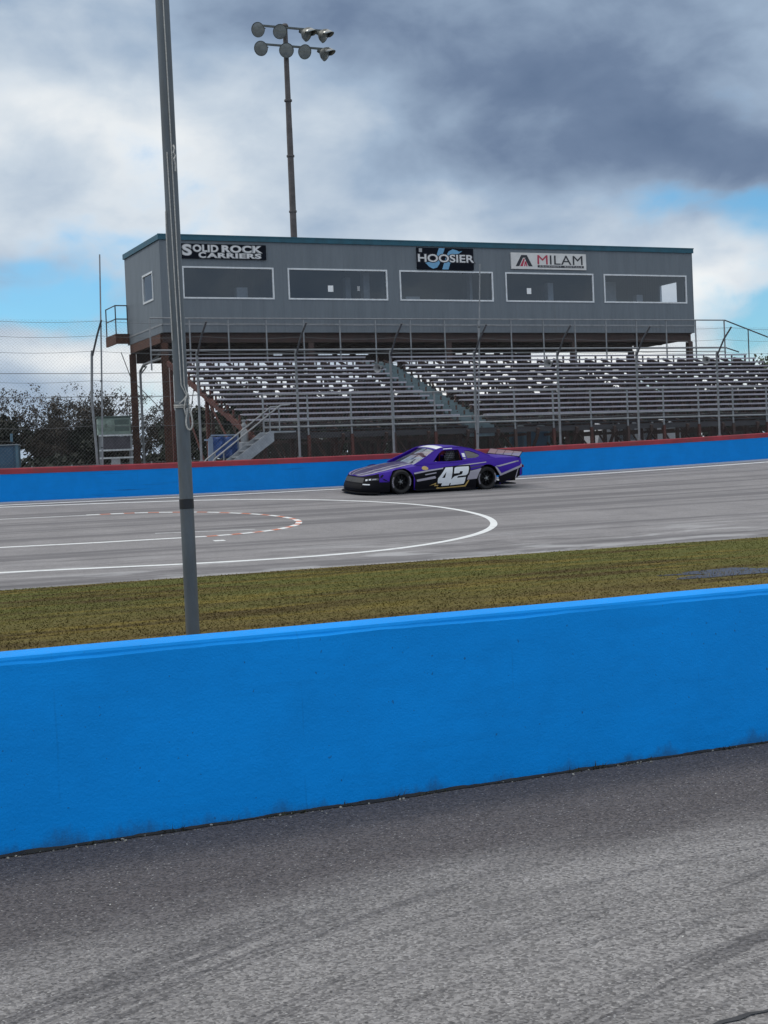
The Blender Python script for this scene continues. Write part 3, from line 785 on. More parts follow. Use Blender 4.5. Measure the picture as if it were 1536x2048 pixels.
M_pane = glass('window_glass', (0.74, 0.78, 0.83, 1), 0.085)

# ------------------------------------------------------------------ press box
pb = stand_root('press_box', 'long grey press box on steel columns above the bleachers, with five wide windows', 'building')
L, Dp = 25.75, 5.5
ZB, ZT = 8.22, 11.70
WINS = [(0.93, 4.80), (5.48, 9.97), (10.60, 15.09), (15.77, 20.27), (20.88, 25.36)]
WZ0, WZ1 = 9.30, 10.55
T = 0.12
q = MB()
q.box(0, L, 0, T, ZB, WZ0); q.box(0, L, 0, T, WZ1, ZT)
xs = [0] + [v for w in WINS for v in w] + [L]
for i in range(0, len(xs), 2): q.box(xs[i], xs[i + 1], 0, T, WZ0, WZ1)
q.build('front_wall', M_side, pb)
SW = (1.15, 2.65, 9.36, 10.50)
for nm, u0, u1 in (('end_wall', 0.0, T), ('end_wall', L - T, L)):
    q = MB(); v0, v1 = T, Dp
    q.box(u0, u1, v0, v1, ZB, SW[2]); q.box(u0, u1, v0, v1, SW[3], ZT); q.box(u0, u1, v0, SW[0], SW[2], SW[3]); q.box(u0, u1, SW[1], v1, SW[2], SW[3])
    q.build(nm, M_side, pb)
q = MB(); q.box(T, L - T, Dp - T, Dp, ZB, ZT); q.build('rear_wall', M_side, pb)
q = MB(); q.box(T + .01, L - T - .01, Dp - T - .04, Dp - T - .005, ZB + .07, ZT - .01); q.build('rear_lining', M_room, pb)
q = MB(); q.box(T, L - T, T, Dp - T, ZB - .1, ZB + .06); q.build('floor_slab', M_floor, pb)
q = MB(); q.box(0.01, L - .01, 0.01, Dp - .01, ZT, ZT + .06); q.build('roof', M_teal, pb)
q = MB()
q.box(-.06, L + .06, -.06, 0.0, ZT - .07, ZT + .15); q.box(-.06, 0, 0, Dp + .06, ZT - .07, ZT + .15); q.box(L, L + .06, 0, Dp + .06, ZT - .07, ZT + .15); q.box(0, L, Dp, Dp + .06, ZT - .07, ZT + .15)
q.box(-.075, L + .075, -.075, -.0602, ZT + .11, ZT + .16)
q.build('roof_trim', M_teal, pb)
q = MB()
q.box(-.02, L + .02, -.03, 0, ZB - .02, ZB + .05); q.box(-.03, 0, 0, Dp, ZB - .02, ZB + .05); q.box(L, L + .03, 0, Dp, ZB - .02, ZB + .05)
q.build('base_trim', M_rail, pb)
q = MB()
q.box(0, L, -.012, 0.05, 7.90, ZB - .02); q.box(-.012, .05, .05, Dp, 7.90, ZB - .02); q.box(L - .05, L + .012, .05, Dp, 7.90, ZB - .02)
q.build('skirt', M_side, pb)
for u in (0, L):      # corner trims
    q = MB(); q.box(u - .008, u + .05 if u == 0 else u + .008, -.008, .0, ZB + .06, ZT - .04); q.box(u - .008 if u == 0 else u, u if u == 0 else u + .008, 0, .08, ZB + .06, ZT - .04); q.build('corner_trim', M_side, pb)
for (u0, u1) in WINS:
    q = MB(); f = .035
    q.box(u0 - .03, u1 + .03, -.025, .06, WZ1 - f, WZ1 + .03); q.box(u0 - .03, u1 + .03, -.025, .06, WZ0 - .03, WZ0 + f)
    q.box(u0 - .03, u0 + f, -.025, .06, WZ0 + f, WZ1 - f); q.box(u1 - f, u1 + .03, -.025, .06, WZ0 + f, WZ1 - f)
    wf = q.build('window_frame', M_alu, pb)
    q = MB(); q.add([(u0 + f, .03, WZ0 + f), (u1 - f, .03, WZ0 + f), (u1 - f, .03, WZ1 - f), (u0 + f, .03, WZ1 - f)], [(0, 1, 2, 3)])
    q.build('pane', M_pane, wf)
for u in (0.0, L):
    s = -1 if u == 0 else 1; q = MB(); f = .05
    a_, b_ = sorted((u + s * .03, u - s * .07))
    q.box(a_, b_, SW[0] - .03, SW[1] + .03, SW[3] - f, SW[3] + .03); q.box(a_, b_, SW[0] - .03, SW[1] + .03, SW[2] - .03, SW[2] + f)
    q.box(a_, b_, SW[0] - .03, SW[0] + f, SW[2] + f, SW[3] - f); q.box(a_, b_, SW[1] - f, SW[1] + .03, SW[2] + f, SW[3] - f)
    wf = q.build('window_frame', M_alu, pb)
    q = MB(); x_ = u - s * .02
    q.add([(x_, SW[0] + f, SW[2] + f), (x_, SW[1] - f, SW[2] + f), (x_, SW[1] - f, SW[3] - f), (x_, SW[0] + f, SW[3] - f)], [(0, 1, 2, 3)])
    q.build('pane', M_pane, wf)
q = MB()      # inside: ceiling, desk along the glass, partitions with doorways
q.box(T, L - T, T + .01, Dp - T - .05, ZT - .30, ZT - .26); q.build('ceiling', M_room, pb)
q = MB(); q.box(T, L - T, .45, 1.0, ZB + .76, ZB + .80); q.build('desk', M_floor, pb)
for u in (5.15, 10.28, 15.43):
    q = MB(); q.box(u, u + .1, 1.2, 2.6, ZB + .06, ZT - .30); q.box(u, u + .1, 3.5, Dp - T - .05, ZB + .06, ZT - .30); q.build('partition', M_room, pb)
for ci, (u, w_, h_) in enumerate(((3.6, .5, .9), (1.9, .35, .7), (8.9, .25, 1.5), (9.4, .3, 1.6), (13.7, .7, 1.0), (12.2, .5, .5), (18.6, .3, 1.3), (19.2, .2, 1.4), (22.0, .8, 1.5), (23.4, .35, .8), (4.35, .12, 1.9), (9.75, .08, 1.9), (14.6, .12, 1.7), (2.7, .9, .45), (6.2, .5, .5), (11.4, .7, .6), (17.6, .6, .5))):
    q = MB(); v_ = (1.2, 2.9, 2.0)[ci % 3]; q.cbox(u, u + w_, v_, v_ + .35, ZB + .062, ZB + .8 + h_, .02); q.build('cabinet', (M_rail, M_room, M_step0)[ci % 3], pb)
for u, z, w_, h_, m_ in ((7.37, 9.75, .24, .26, M_paper), (8.65, 9.77, .12, .20, M_letter2), (16.94, 9.76, .22, .26, M_paper)):
    q = MB(); q.box(u - w_ / 2, u + w_ / 2, .020, .026, z - h_ / 2, z + h_ / 2); q.build('paper_notice', m_, pb)
# steel under the box
q = MB()
def ibeam(q, a, b, h, w):
    a, b = Vector(a), Vector(b)
    q.bar(a + Vector((0, 0, h / 2 - .012)), b + Vector((0, 0, h / 2 - .012)), w, .024); q.bar(a - Vector((0, 0, h / 2 - .012)), b - Vector((0, 0, h / 2 - .012)), w, .024); q.bar(a, b, .016, h - .05)
ibeam(q, (.05, .25, 7.70), (L - .05, .25, 7.70), .38, .2); ibeam(q, (.05, 5.2, 7.70), (L - .05, 5.2, 7.70), .38, .2); ibeam(q, (.05, 2.7, 7.73), (L - .05, 2.7, 7.73), .3, .2)
q.build('main_beam', M_brown, pb)
q = MB()
u = .12
while u < L:
    q.bar((u, .38, 7.75), (u, 5.08, 7.75), .09, .28); u += 1.28
q.build('joist', M_brown, pb)
q = MB(); q.bar((.06, .36, 7.70), (.06, 5.1, 7.70), .16, .36); q.build('end_beam', M_rust, pb)
q = MB(); q.box(.1, L - .1, .3, 5.3, 7.895, 7.915); q.build('deck_underside', M_floor, pb)
q = MB(); q.box(.3, 19.9, 5.26, 5.36, 7.10, 7.42)
gaps = [(6.47, 7.06), (8.77, 9.5), (9.73, 10.37), (10.65, 11.3), (15.8, 16.2), (16.4, 17.1), (17.4, 17.9), (18.2, 18.4), (19.05, 19.3)]
e_ = .3
for g0, g1 in gaps + [(19.9, 20)]:
    q.box(e_, g0, 5.27, 5.35, 7.42, 7.52); e_ = g1
q.build('rear_girder', M_brown, pb)
for u in (.10, 6.42, 12.9, 19.25, 25.6):
    for v in (.25, 5.2):
        q = MB(); w_ = .24
        q.box(u - w_ / 2, u + w_ / 2, v - .12, v - .10, GZ - .1, 7.5); q.box(u - w_ / 2, u + w_ / 2, v + .10, v + .12, GZ - .1, 7.5); q.box(u - .012, u + .012, v - .10, v + .10, GZ - .1, 7.5)
        q.box(u - .2, u + .2, v - .2, v + .2, GZ - .1, GZ + .06)
        q.build('column', M_rust if u < 1 else M_brown, pb)
q = MB(); q.path([(.35, 5.0, GZ), (.35, 5.0, 6.7), (.42, 4.8, 6.95), (.9, 4.2, 7.25), (1.0, 4.0, 7.5)], .055, 10); q.path([(.35, 5.0, 6.75), (.25, 4.0, 6.95), (.3, .6, 6.98)], .05, 8)
q.path([(.35, 4.95, 6.6), (.5, 4.5, 6.9), (.2, 4.2, 6.85)], .03, 6)
q.build('downpipe', M_rail, pb, smooth=True)
for a_, b_ in (((.2, 5.2, 6.2), (2.4, 5.2, 3.9)), ((2.9, 5.2, 6.6), (2.4, 5.2, 3.9)), ((-.35, 5.4, 7.6), (.02, 5.25, 6.4))):
    q = MB(); q.tube(a_, b_, .018); q.build('brace_rod', M_dark, pb)
# landing at the back corner
q = MB(); q.box(-.62, -.02, 5.15, 6.9, 8.30, 8.38); q.box(-.62, -.54, 5.15, 6.9, 7.95, 8.29); q.box(-.54, -.02, 5.15, 5.24, 7.95, 8.29); q.build('landing', M_rust, pb)
q = MB()
for u, v in ((-.58, 5.2), (-.06, 5.2), (-.58, 6.85)): q.tube((u, v, 8.38), (u, v, 9.62), .028)
for z in (9.60, 9.02): q.tube((-.58, 5.2, z), (-.06, 5.2, z), .026); q.tube((-.58, 5.2, z), (-.58, 6.85, z), .026)
q.build('landing_rail', M_dark, pb)

# ------------------------------------------------------------------ signs on the press box
def on_front(u, z, d=0.0):      # text plane on the front wall; root at (u, z)
    return Matrix(((1, 0, 0, u), (0, 0, -1, -d), (0, 1, 0, z), (0, 0, 0, 1)))
sg_ = stand_root('sign', 'black sign with pale western lettering above the leftmost press box window', 'sign', u=2.60, v=-.05, z=11.19)
q = MB(); q.box(-1.90, 1.92, -.02, .05, -.30, .30); q.build('board', M_black, sg_)
def wtext(parent, body, x, z, size, mat, bold=.0, xs=1.0, d=.026, name='lettering', sp=1.0, align='LEFT', depth=.003, shear=0.0):
    return text_mesh(name, body, mat, parent, on_front(x, z, d), size, bold, xs, shear, depth, sp, align)
def fit(o_, x0, x1, z0, z1):
    xs_ = [v.co.x for v in o_.data.vertices]; zs = [v.co.z for v in o_.data.vertices]
    for v in o_.data.vertices:
        v.co.x = x0 + (v.co.x - min(xs_)) / (max(xs_) - min(xs_)) * (x1 - x0); v.co.z = z0 + (v.co.z - min(zs)) / (max(zs) - min(zs)) * (z1 - z0)
    return o_
# slab lettering: heavy letters with a grey rim behind; short bars give them serifs
def slab(parent, body, x, z, size, xs, sp):
    wtext(parent, body, x, z, size, M_letter2, .030, xs, .023, 'letter_rim', sp)
    return wtext(parent, body, x, z, size, M_letter, .012, xs, .029, 'lettering', sp)
for w__, x0, x1, z0, z1 in (('S', -1.66, -1.29, -.18, .26), ('OLID', -1.21, -.16, -.025, .25), ('ROCK', .02, 1.74, -.025, .25), ('C', -.97, -.70, -.265, -.045), ('ARRIERS', -.63, 1.68, -.255, -.07)):
    fit(wtext(sg_, w__, 0, 0, .4, M_letter2, .024, 1, .023, 'letter_rim', 1.06), x0 - .03, x1 + .03, z0 - .022, z1 + .022)
    fit(wtext(sg_, w__, 0, 0, .4, M_letter, .008, 1, .029, 'lettering', 1.12), x0, x1, z0, z1)

hs = stand_root('sign', 'black sign with wide white letters over a light blue swooping H', 'sign', u=12.79, v=-.05, z=11.10)
q = MB(); q.box(-1.37, 1.37, -.02, .05, -.47, .47); q.build('board', M_black, hs)
def flat(parent, name, poly, mat, d0, d1):
    q = MB(); q.prism(poly, lambda p, r, d: (p, -d, r), d0, d1); return q.build(name, mat, parent)
flat(hs, 'emblem', [(-.30, .46), (-.02, .46), (-.30, -.22), (-.42, -.38), (-.62, -.44), (-.80, -.36), (-.92, -.24), (-1.06, -.12), (-.80, -.16), (-.62, -.10), (-.50, -.02)], M_sky_blue, .021, .025)
flat(hs, 'emblem', [(.12, -.46), (-.18, -.46), (.04, .14), (.16, .32), (.36, .42), (.56, .38), (.68, .32), (.84, .36), (.66, .24), (.48, .20), (.36, .12), (.30, .02)], M_sky_blue, .021, .025)
wtext(hs, 'HOOSIER', 0, .0, .46, M_letk, .04, 1.42, .026, 'letter_rim', 1.0, 'CENTER')
wtext(hs, 'HOOSIER', 0, .0, .46, M_letter, .008, 1.42, .032, 'lettering', 1.0, 'CENTER')
flat(hs, 'corner_mark', [(-1.27, .27), (-1.12, .27), (-1.12, .43), (-1.27, .43)], M_letter2, .021, .024)

ms = stand_root('sign', 'white sign with a red and black word and peaked emblem above the fourth window', 'sign', u=17.98, v=-.05, z=11.09)
q = MB(); q.cbox(-1.94, 1.94, -.02, .05, -.36, .36, .01); q.build('board', M_signw, ms)
for name, poly, m_ in (('emblem', [(-1.72, -.24), (-1.42, .26), (-1.14, .26), (-1.20, .14), (-1.34, .14), (-1.54, -.24)], M_letk),
                       ('emblem', [(-1.14, .26), (-.86, -.24), (-1.06, -.24), (-1.24, .10), (-1.20, .14)], M_letk),
                       ('emblem', [(-1.50, -.24), (-1.31, .10), (-1.24, .10), (-1.36, -.24)], M_letr),
                       ('emblem', [(-1.30, -.24), (-1.25, -.02), (-1.18, -.02), (-1.12, -.24), (-1.18, -.24), (-1.21, -.12), (-1.24, -.24)], M_letr)):
    flat(ms, name, poly, m_, .021, .026)
fit(wtext(ms, 'M', -.58, .04, .58, M_letr, 0, 1.30, .027), -.60, -.08, -.14, .27); fit(wtext(ms, 'ILAM', .10, .04, .58, M_letk, 0, 1.30, .027, sp=1.05), .04, 1.74, -.14, .27)
flat(ms, 'strip', [(-.60, -.28), (1.80, -.28), (1.80, -.18), (-.60, -.18)], M_letk, .021, .026)
for w__, x0, x1 in (('EQUIPMENT', -.50, .62), ('RENTALS', .80, 1.70)): fit(wtext(ms, w__, 0, 0, .1, M_letter, 0, 1, .028, 'small_lettering', 1.3), x0, x1, -.262, -.198)

# ------------------------------------------------------------------ grandstand
gsd = stand_root('grandstand', 'open aluminium bleacher stand of many rows under the press box', 'grandstand')
NR = 14; UL, UR = 0.0, 27.8; A0, A1 = 8.38, 9.42
rows_ = [(-9.6 + i * 0.643, 3.9 + i * 0.2214) for i in range(NR)]
rg = random.Random(11)
for (s0, s1) in ((UL, A0 - .04), (A1 + .04, UR)):
    for i, (v, z) in enumerate(rows_):
        a_ = s0 + rg.uniform(-.06, .10); b_ = s1 + rg.uniform(-.10, .06); dz = rg.uniform(-.006, .006)
        if s0 == UL and i < 3: a_ = s0 + .15
        q = MB(); q.box(a_, b_, v, v + .29, z - .04 + dz, z + dz); q.box(a_, b_, v, v + .02, z - .062 + dz, z - .04 + dz); q.build('seat_plank', M_plank, gsd)
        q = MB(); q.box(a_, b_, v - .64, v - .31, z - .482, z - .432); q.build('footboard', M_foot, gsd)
us = [.06, 1.70, 3.36, 5.02, 6.68, 8.28] + [A1 + .1 + 1.67 * k for k in range(11)] + [27.72]
for j, u in enumerate(us):
    q = MB(); m_ = M_red_rust if j == 0 else M_brown
    q.bar((u, -10.35, 3.17), (u, -.3, 6.63), .10, .20)
    for (v, z) in rows_: q.bar((u, v + .1, z - .62), (u, v + .1, z - .04), .06, .07); q.bar((u, v - .62, z - .50), (u, v + .16, z - .50), .06, .06)
    q.build('stringer', m_, gsd)
    q = MB()
    for v in (-9.6, -5.2, -.7):
        zt = 3.17 + (v + 10.35) * .344; q.box(u - .06, u + .06, v - .06, v + .06, GZ - .05, zt)
    q.bar((u + .07, -9.5, 1.7), (u + .07, -5.3, 4.7), .04, .08); q.bar((u + .07, -5.1, 1.8), (u + .07, -.8, 6.2), .04, .08); q.bar((u - .07, -9.5, 3.1), (u - .07, -5.3, 3.1), .04, .10)
    q.bar((u, -10.3, 3.1), (u, -9.62, 2.2), .07, .12)
    q.build('leg_frame', M_red_rust if j == 0 else M_brown, gsd)
for j, u in enumerate([(a_ + b_) / 2 for a_, b_ in zip(us, us[1:]) if b_ - a_ > 1.2]):      # lighter frames between
    q = MB(); q.bar((u, -10.2, 3.20), (u, -.3, 6.66), .05, .12)
    for (v, z) in rows_: q.bar((u, v + .1, z - .62), (u, v + .1, z - .04), .045, .06); q.bar((u, v - .62, z - .51), (u, v + .16, z - .51), .04, .05)
    q.build('stringer', M_brown, gsd)
# long ties behind the rows
for (v, z) in ((-5.2, 4.75), (-.7, 6.2)):
    q = MB(); q.bar((UL, v, z), (UR, v, z), .06, .10); q.build('tie_beam', M_brown, gsd)
# aisle steps
q = MB(); pr = [(-10.2, 3.30)]
for i, (v, z) in enumerate(rows_):
    zf = z - .43
    pr += [(v - .60, zf), (v - .28, zf), (v - .28, zf + .11), (v + .043, zf + .11)]
pr += [(-.3, 6.62), (-.3, 6.42), (-10.0, 3.05), (-10.2, 3.05)]
q.prism(pr, lambda p, r, d: (d, p, r), A0, A1); q.build('aisle_steps', M_aisle, gsd)
# front walkway edge and rail
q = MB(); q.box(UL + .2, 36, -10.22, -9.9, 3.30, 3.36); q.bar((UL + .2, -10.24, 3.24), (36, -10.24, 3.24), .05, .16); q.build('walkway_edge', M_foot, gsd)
k = 0; u = .43
while u < 34:
    q = MB(); q.tube((u, -10.3, 3.28), (u, -10.3, 4.70), .034); q.build('front_rail_post', M_rail, gsd)
    q = MB(); q.bar((u, -10.3, GZ), (u, -10.3, 3.26), .10, .10); q.build('front_leg', M_red_rust if k % 3 else M_brown, gsd)
    u += 1.635; k += 1
for z, r_ in ((3.56, .036), (3.78, .024), (4.68, .024)):
    q = MB(); q.tube((.43, -10.34, z), (36, -10.34, z), r_); q.build('front_rail', M_rail, gsd)
# guard rail along the top row
for u in [-.65 + 1.635 * i for i in range(18)]:
    q = MB(); q.tube((u, -.42, 6.35), (u, -.42, 8.42), .034); q.build('guard_post', M_rail, gsd)
for z, r_ in ((8.42, .03), (7.13, .042), (6.96, .02)):
    q = MB(); q.tube((-.65, -.46, z), (27.15, -.46, z + .03), r_); q.build('guard_rail', M_rail, gsd)
q = MB(); q.tube((27.15, -.46, 8.45), (31.5, -.46, 7.05), .032); q.tube((27.15, -.46, 7.16), (27.9, -.46, 6.95), .03); q.build('sloping_rail', M_dark, gsd)
q = MB(); q.tube((28.5, -.44, 6.3), (28.5, -.44, 8.02), .028); q.build('guard_post', M_dark, gsd)

# ------------------------------------------------------------------ metal access stairs at the near left corner
M_step = paint('galvanised_steps', (0.30, 0.32, 0.34, 1), 0.5, metal=0.35, var=0.2, scale=4)
st = stand_root('metal_stairs', 'grey metal access stairs with sloping handrails at the left end of the stand', 'stairs', u=.25, v=-10.9, z=GZ)
sl = .74; H = 2.0
for v in (-.45, .45):
    q = MB(); q.add([(p[0], v + d, p[1]) for d in (-.02, .02) for p in ((-H / sl - .1, 0), (-H / sl + .42, 0), (.15, H - .34), (.15, H), (0, H))], [(4, 3, 2, 1, 0), (5, 6, 7, 8, 9)] + [(i, (i + 1) % 5, 5 + (i + 1) % 5, 5 + i) for i in range(5)])
    q.build('side_plate', M_step, st)
for i in range(1, 10):
    z = H * i / 10.0; x = -H / sl + z / sl
    q = MB(); q.box(x + .02, x + .30, -.43, .43, z - .03, z); q.box(x + .0, x + .02, -.43, .43, z - .045, z); q.build('tread', M_step, st)
q = MB(); q.box(.15, .95, -.47, .47, H - .06, H - .01); q.build('platform', M_step, st)
for v in (-.47, .47):
    q = MB(); x0 = -H / sl + .75; top = .42
    q.path([(x0 - .14, v, .35), (x0 - .14, v, .98), (x0, v, 1.12 + .02), (top, v, 1.12 + (top - x0) * sl * .99), (top + .35, v, 1.12 + (top - x0) * sl)], .026, 8)
    q.tube((x0 + .3, v, (x0 + .3 + H / sl) * sl), (x0 + .3, v, 1.34), .024)
    q.tube((.36, v, H), (.36, v, 1.10 + (.36 - x0) * sl), .024)
    q.build('handrail', M_rail, st, smooth=True)

M_tarp = paint('blue_tarp', (0.008, 0.055, 0.22, 1), 0.5, var=0.3, scale=3)
M_pale_blue = paint('pale_blue_plastic', (0.20, 0.26, 0.36, 1), 0.5, var=0.2, scale=4)
tb = stand_root('tarp', 'blue tarp hung from a pale frame behind the metal stairs', 'tarp', u=-.80, v=-9.3, z=GZ - .22)
q = MB(); q.grid([[(-.30 + .92 * i / 14.0, .05 * math.sin(i * 1.1) + .03 * math.sin(j * 2.0 + i), 2.18 - .05 * math.sin(i / 14.0 * 3.14) - .72 * j / 8.0 - .06 * n3(i * .3, j * .3)) for i in range(15)] for j in range(9)])
o = q.build('cloth', M_tarp, tb, smooth=True, fix=False); o.modifiers.new('thick', 'SOLIDIFY').thickness = .01
q = MB(); q.bar((-.32, -.02, 0), (-.36, -.02, 2.16), .07, .09); q.bar((-.46, -.02, 1.0), (-.42, -.02, 2.1), .07, .07); q.bar((-.60, -.02, 2.05), (-.30, -.02, 2.03), .05, .06); q.bar((-.36, -.02, 1.5), (-.46, -.02, 1.2), .06, .08); q.bar((.62, 0, 0), (.62, 0, 2.2), .05, .05); q.bar((-.36, -.02, 2.2), (.62, 0, 2.2), .04, .05)
q.build('frame', M_pale_blue, tb)
jg = stand_root('jug', 'pale grey tapering jug standing at the head of the metal stairs', 'jug', u=-.18, v=-10.0, z=GZ + 2.0 - .3)
q = MB(); q.lathe([(.0, 0), (.13, .0), (.14, .05), (.13, .34), (.10, .42), (.06, .46), (.06, .52), (.09, .54), (.09, .60), (.05, .64), (.05, .70), (.075, .71), (.075, .76), (.0, .77)], (0, 0, 0), (0, 0, 1), 18); q.build('jug_body', M_rail, jg, smooth=True)
q = MB(); q.cbox(-.16, .16, -.16, .16, -.5, -.002, .02); q.build('stand_block', M_step, jg)

# ------------------------------------------------------------------ floodlight tower
M_corten = paint('weathered_tower_steel', (0.095, 0.085, 0.085, 1), 0.7, var=0.3, scale=3, dirt=(0.06, 0.05, 0.05, 1), dirt_amt=0.5)
M_lamp = paint('lamp_housing', (0.10, 0.11, 0.105, 1), 0.5, metal=0.3, var=0.25, scale=6)
M_refl = paint('lamp_reflector', (0.36, 0.37, 0.36, 1), 0.3, metal=0.7, var=0.15, scale=8)
M_lens = paint('lamp_lens', (0.20, 0.215, 0.215, 1), 0.15, var=0.2, scale=5, spec=0.8)
lt = stand_root('light_tower', 'tall floodlight tower with two rows of lamps, behind the press box', 'light tower', u=9.28, v=9.0, z=GZ)
HT = 23.45 - GZ
q = MB(); q.lathe([(.20, 0), (.17, HT * .45), (.165, HT * .453), (.145, HT * .78), (.14, HT * .783), (.115, HT)], (0, 0, 0), (0, 0, 1), 14, True, True)
q.lathe([(.15, 0), (.17, .03), (.12, .14), (.0, .16)], (0, 0, HT - .02), (0, 0, 1), 12)
q.build('tower_pole', M_corten, lt, smooth=True)
for fr_ in (.46, .60, .72, .84):
    q = MB(); q.lathe([(.17, -.05), (.19, -.04), (.19, .04), (.17, .05)], (0, 0, HT * fr_), (0, 0, 1), 14); q.build('collar', M_corten, lt, smooth=True)
Z1, Z2 = 23.35 - GZ, 22.48 - GZ
q = MB(); q.bar((-1.55, -.16, Z1), (1.95, -.16, Z1), .08, .09); q.build('crossarm', M_lamp, lt)
q = MB(); q.bar((-1.5, -.16, Z2), (1.95, -.16, Z2), .08, .09); q.build('crossarm', M_lamp, lt)
def lamp(u, z, yaw, tilt, visor):
    d = Vector((math.sin(yaw) * math.cos(tilt), -math.cos(yaw) * math.cos(tilt), -math.sin(tilt)))
    c = Vector((u, -.30, z - .24)); q = MB()
    q.lathe([(.07, -.36), (.09, -.35), (.10, -.22), (.18, -.14), (.28, -.04), (.325, .06), (.345, .13), (.355, .14), (.325, .135)], c, d, 20, True)
    ld = q.build('lamp_housing', M_lamp, lt, smooth=True)
    q = MB(); q.lathe([(.32, .125), (.24, .0), (.14, -.08), (.0, -.11)], c, d, 20); q.lathe([(.0, .05), (.05, .04), (.07, -.02), (.05, -.08)], c, d, 10); q.build('reflector', M_refl, ld, smooth=True)
    q = MB(); q.lathe([(.32, .13), (.2, .15), (.1, .165), (.0, .17)], c, d, 20); q.build('lens', M_lens, ld, smooth=True)
    if visor:
        x = d.cross(Vector((0, 0, 1))).normalized(); y = x.cross(d); rows = []
        for i in range(13):
            t = math.pi * (i / 12.0) ; rr_ = .35
            p = x * math.cos(t) * rr_ + y * math.sin(t) * rr_
            ext = .34 * math.sin(t) ** .6 if 0 < i < 12 else 0.0
            rows.append([c + d * .13 + p, c + d * (.13 + ext) + p * .97])
        q = MB(); q.grid(rows); v_ = q.build('visor', M_refl, ld, smooth=True); v_.modifiers.new('thick', 'SOLIDIFY').thickness = .012
    q = MB(); x = d.cross(Vector((0, 0, 1))).normalized()
    q.path([Vector((u, -.16, z - .04)), Vector((u, -.20, z - .13)) - d * .14, c - d * .22], .035, 6); q.bar(c - d * .05 - x * .30, c - d * .24 - x * .06, .03, .05); q.build('bracket', M_lamp, ld)
for u, yaw, tilt, vz in ((-1.42, -.85, .30, False), (-.42, -.05, .40, False), (.93, .75, .50, True), (1.80, .85, .50, True)): lamp(u, Z1, yaw, tilt, vz)
for u, yaw, tilt, vz in ((-1.32, -.78, .32, False), (-.10, -.30, .34, False), (.78, .15, .36, False), (1.84, .85, .50, True)): lamp(u, Z2, yaw, tilt, vz)

# ------------------------------------------------------------------ things under and behind the stand
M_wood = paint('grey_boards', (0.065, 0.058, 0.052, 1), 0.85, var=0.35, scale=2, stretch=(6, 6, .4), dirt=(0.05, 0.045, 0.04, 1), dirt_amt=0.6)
sc_ = stand_root('board_screen', 'weathered grey board screen standing in the shade under the bleachers', 'fence', u=0, v=-3.2, z=GZ)
rq = random.Random(4)
for u0, u1, h in ((1.5, 3.1, 1.75), (3.2, 4.7, 1.95), (4.85, 6.2, 1.9), (6.5, 7.9, 2.0), (8.3, 10.4, 1.95), (10.6, 12.2, 1.8), (12.4, 13.6, 1.7), (22.6, 23.6, 1.9), (24.0, 26.6, 1.95)):
    q = MB(); u = u0
    while u < u1 - .02:
        q.box(u, u + .135, rq.uniform(0, .012), .03, 0, h + rq.uniform(-.03, .03)); u += .148
    q.bar((u0, .05, .4), (u1, .05, .4), .04, .09); q.bar((u0, .05, h - .35), (u1, .05, h - .35), .04, .09)
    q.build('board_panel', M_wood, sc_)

M_toilet = paint('toilet_plastic', (0.025, 0.075, 0.13, 1), 0.55, var=0.2, scale=3)
M_toilet_l = paint('toilet_corner', (0.06, 0.13, 0.18, 1), 0.55, var=0.2, scale=3)
M_roofw = paint('translucent_roof', (0.30, 0.34, 0.36, 1), 0.5, var=0.1, scale=3)
def toilet(x, y, rz, label, z=GZ):
    t = empty('portable_toilet', (x, y, z), rz, label, 'portable toilet', 'portable toilets by the stand')
    q = MB(); q.cbox(-.55, .55, -.55, .55, .1, 2.05, .04); q.box(-.58, .58, -.58, .58, 0, .1); q.build('cabin', M_toilet, t)
    q = MB()
    for sx in (-.53, .53):
        for sy in (-.53, .53): q.cbox(sx - .06, sx + .06, sy - .06, sy + .06, .1, 2.08, .015)
    q.build('corner_post', M_toilet_l, t)
    q = MB(); q.cbox(-.40, .40, -.58, -.552, .14, 1.95, .01)
    for zz in (.3, .8, 1.3): q.cbox(-.32, .32, -.592, -.582, zz, zz + .4, .006)
    d_ = q.build('door', M_toilet, t)
    q = MB(); q.box(.28, .36, -.62, -.585, 1.0, 1.14); q.build('handle', M_dark, d_)
    q = MB(); q.grid([[(x_, y_, 2.06 + .16 * (1 - (x_ / .62) ** 2)) for x_ in (-.62, -.4, -.2, 0, .2, .4, .62)] for y_ in (-.62, 0, .62)]); q.box(-.62, .62, -.62, .62, 2.04, 2.07); q.build('roof', M_roofw, t)
    q = MB(); q.tube((.3, .45, 2.0), (.3, .45, 2.5), .05); q.build('vent', M_toilet_l, t)
toilet(5.82, 60.3, R(24), 'dark blue portable toilet in the shade under the bleachers')
toilet(-13.95, 56.8, R(10), 'dark blue portable toilet at the edge of the trees, left of the fence')

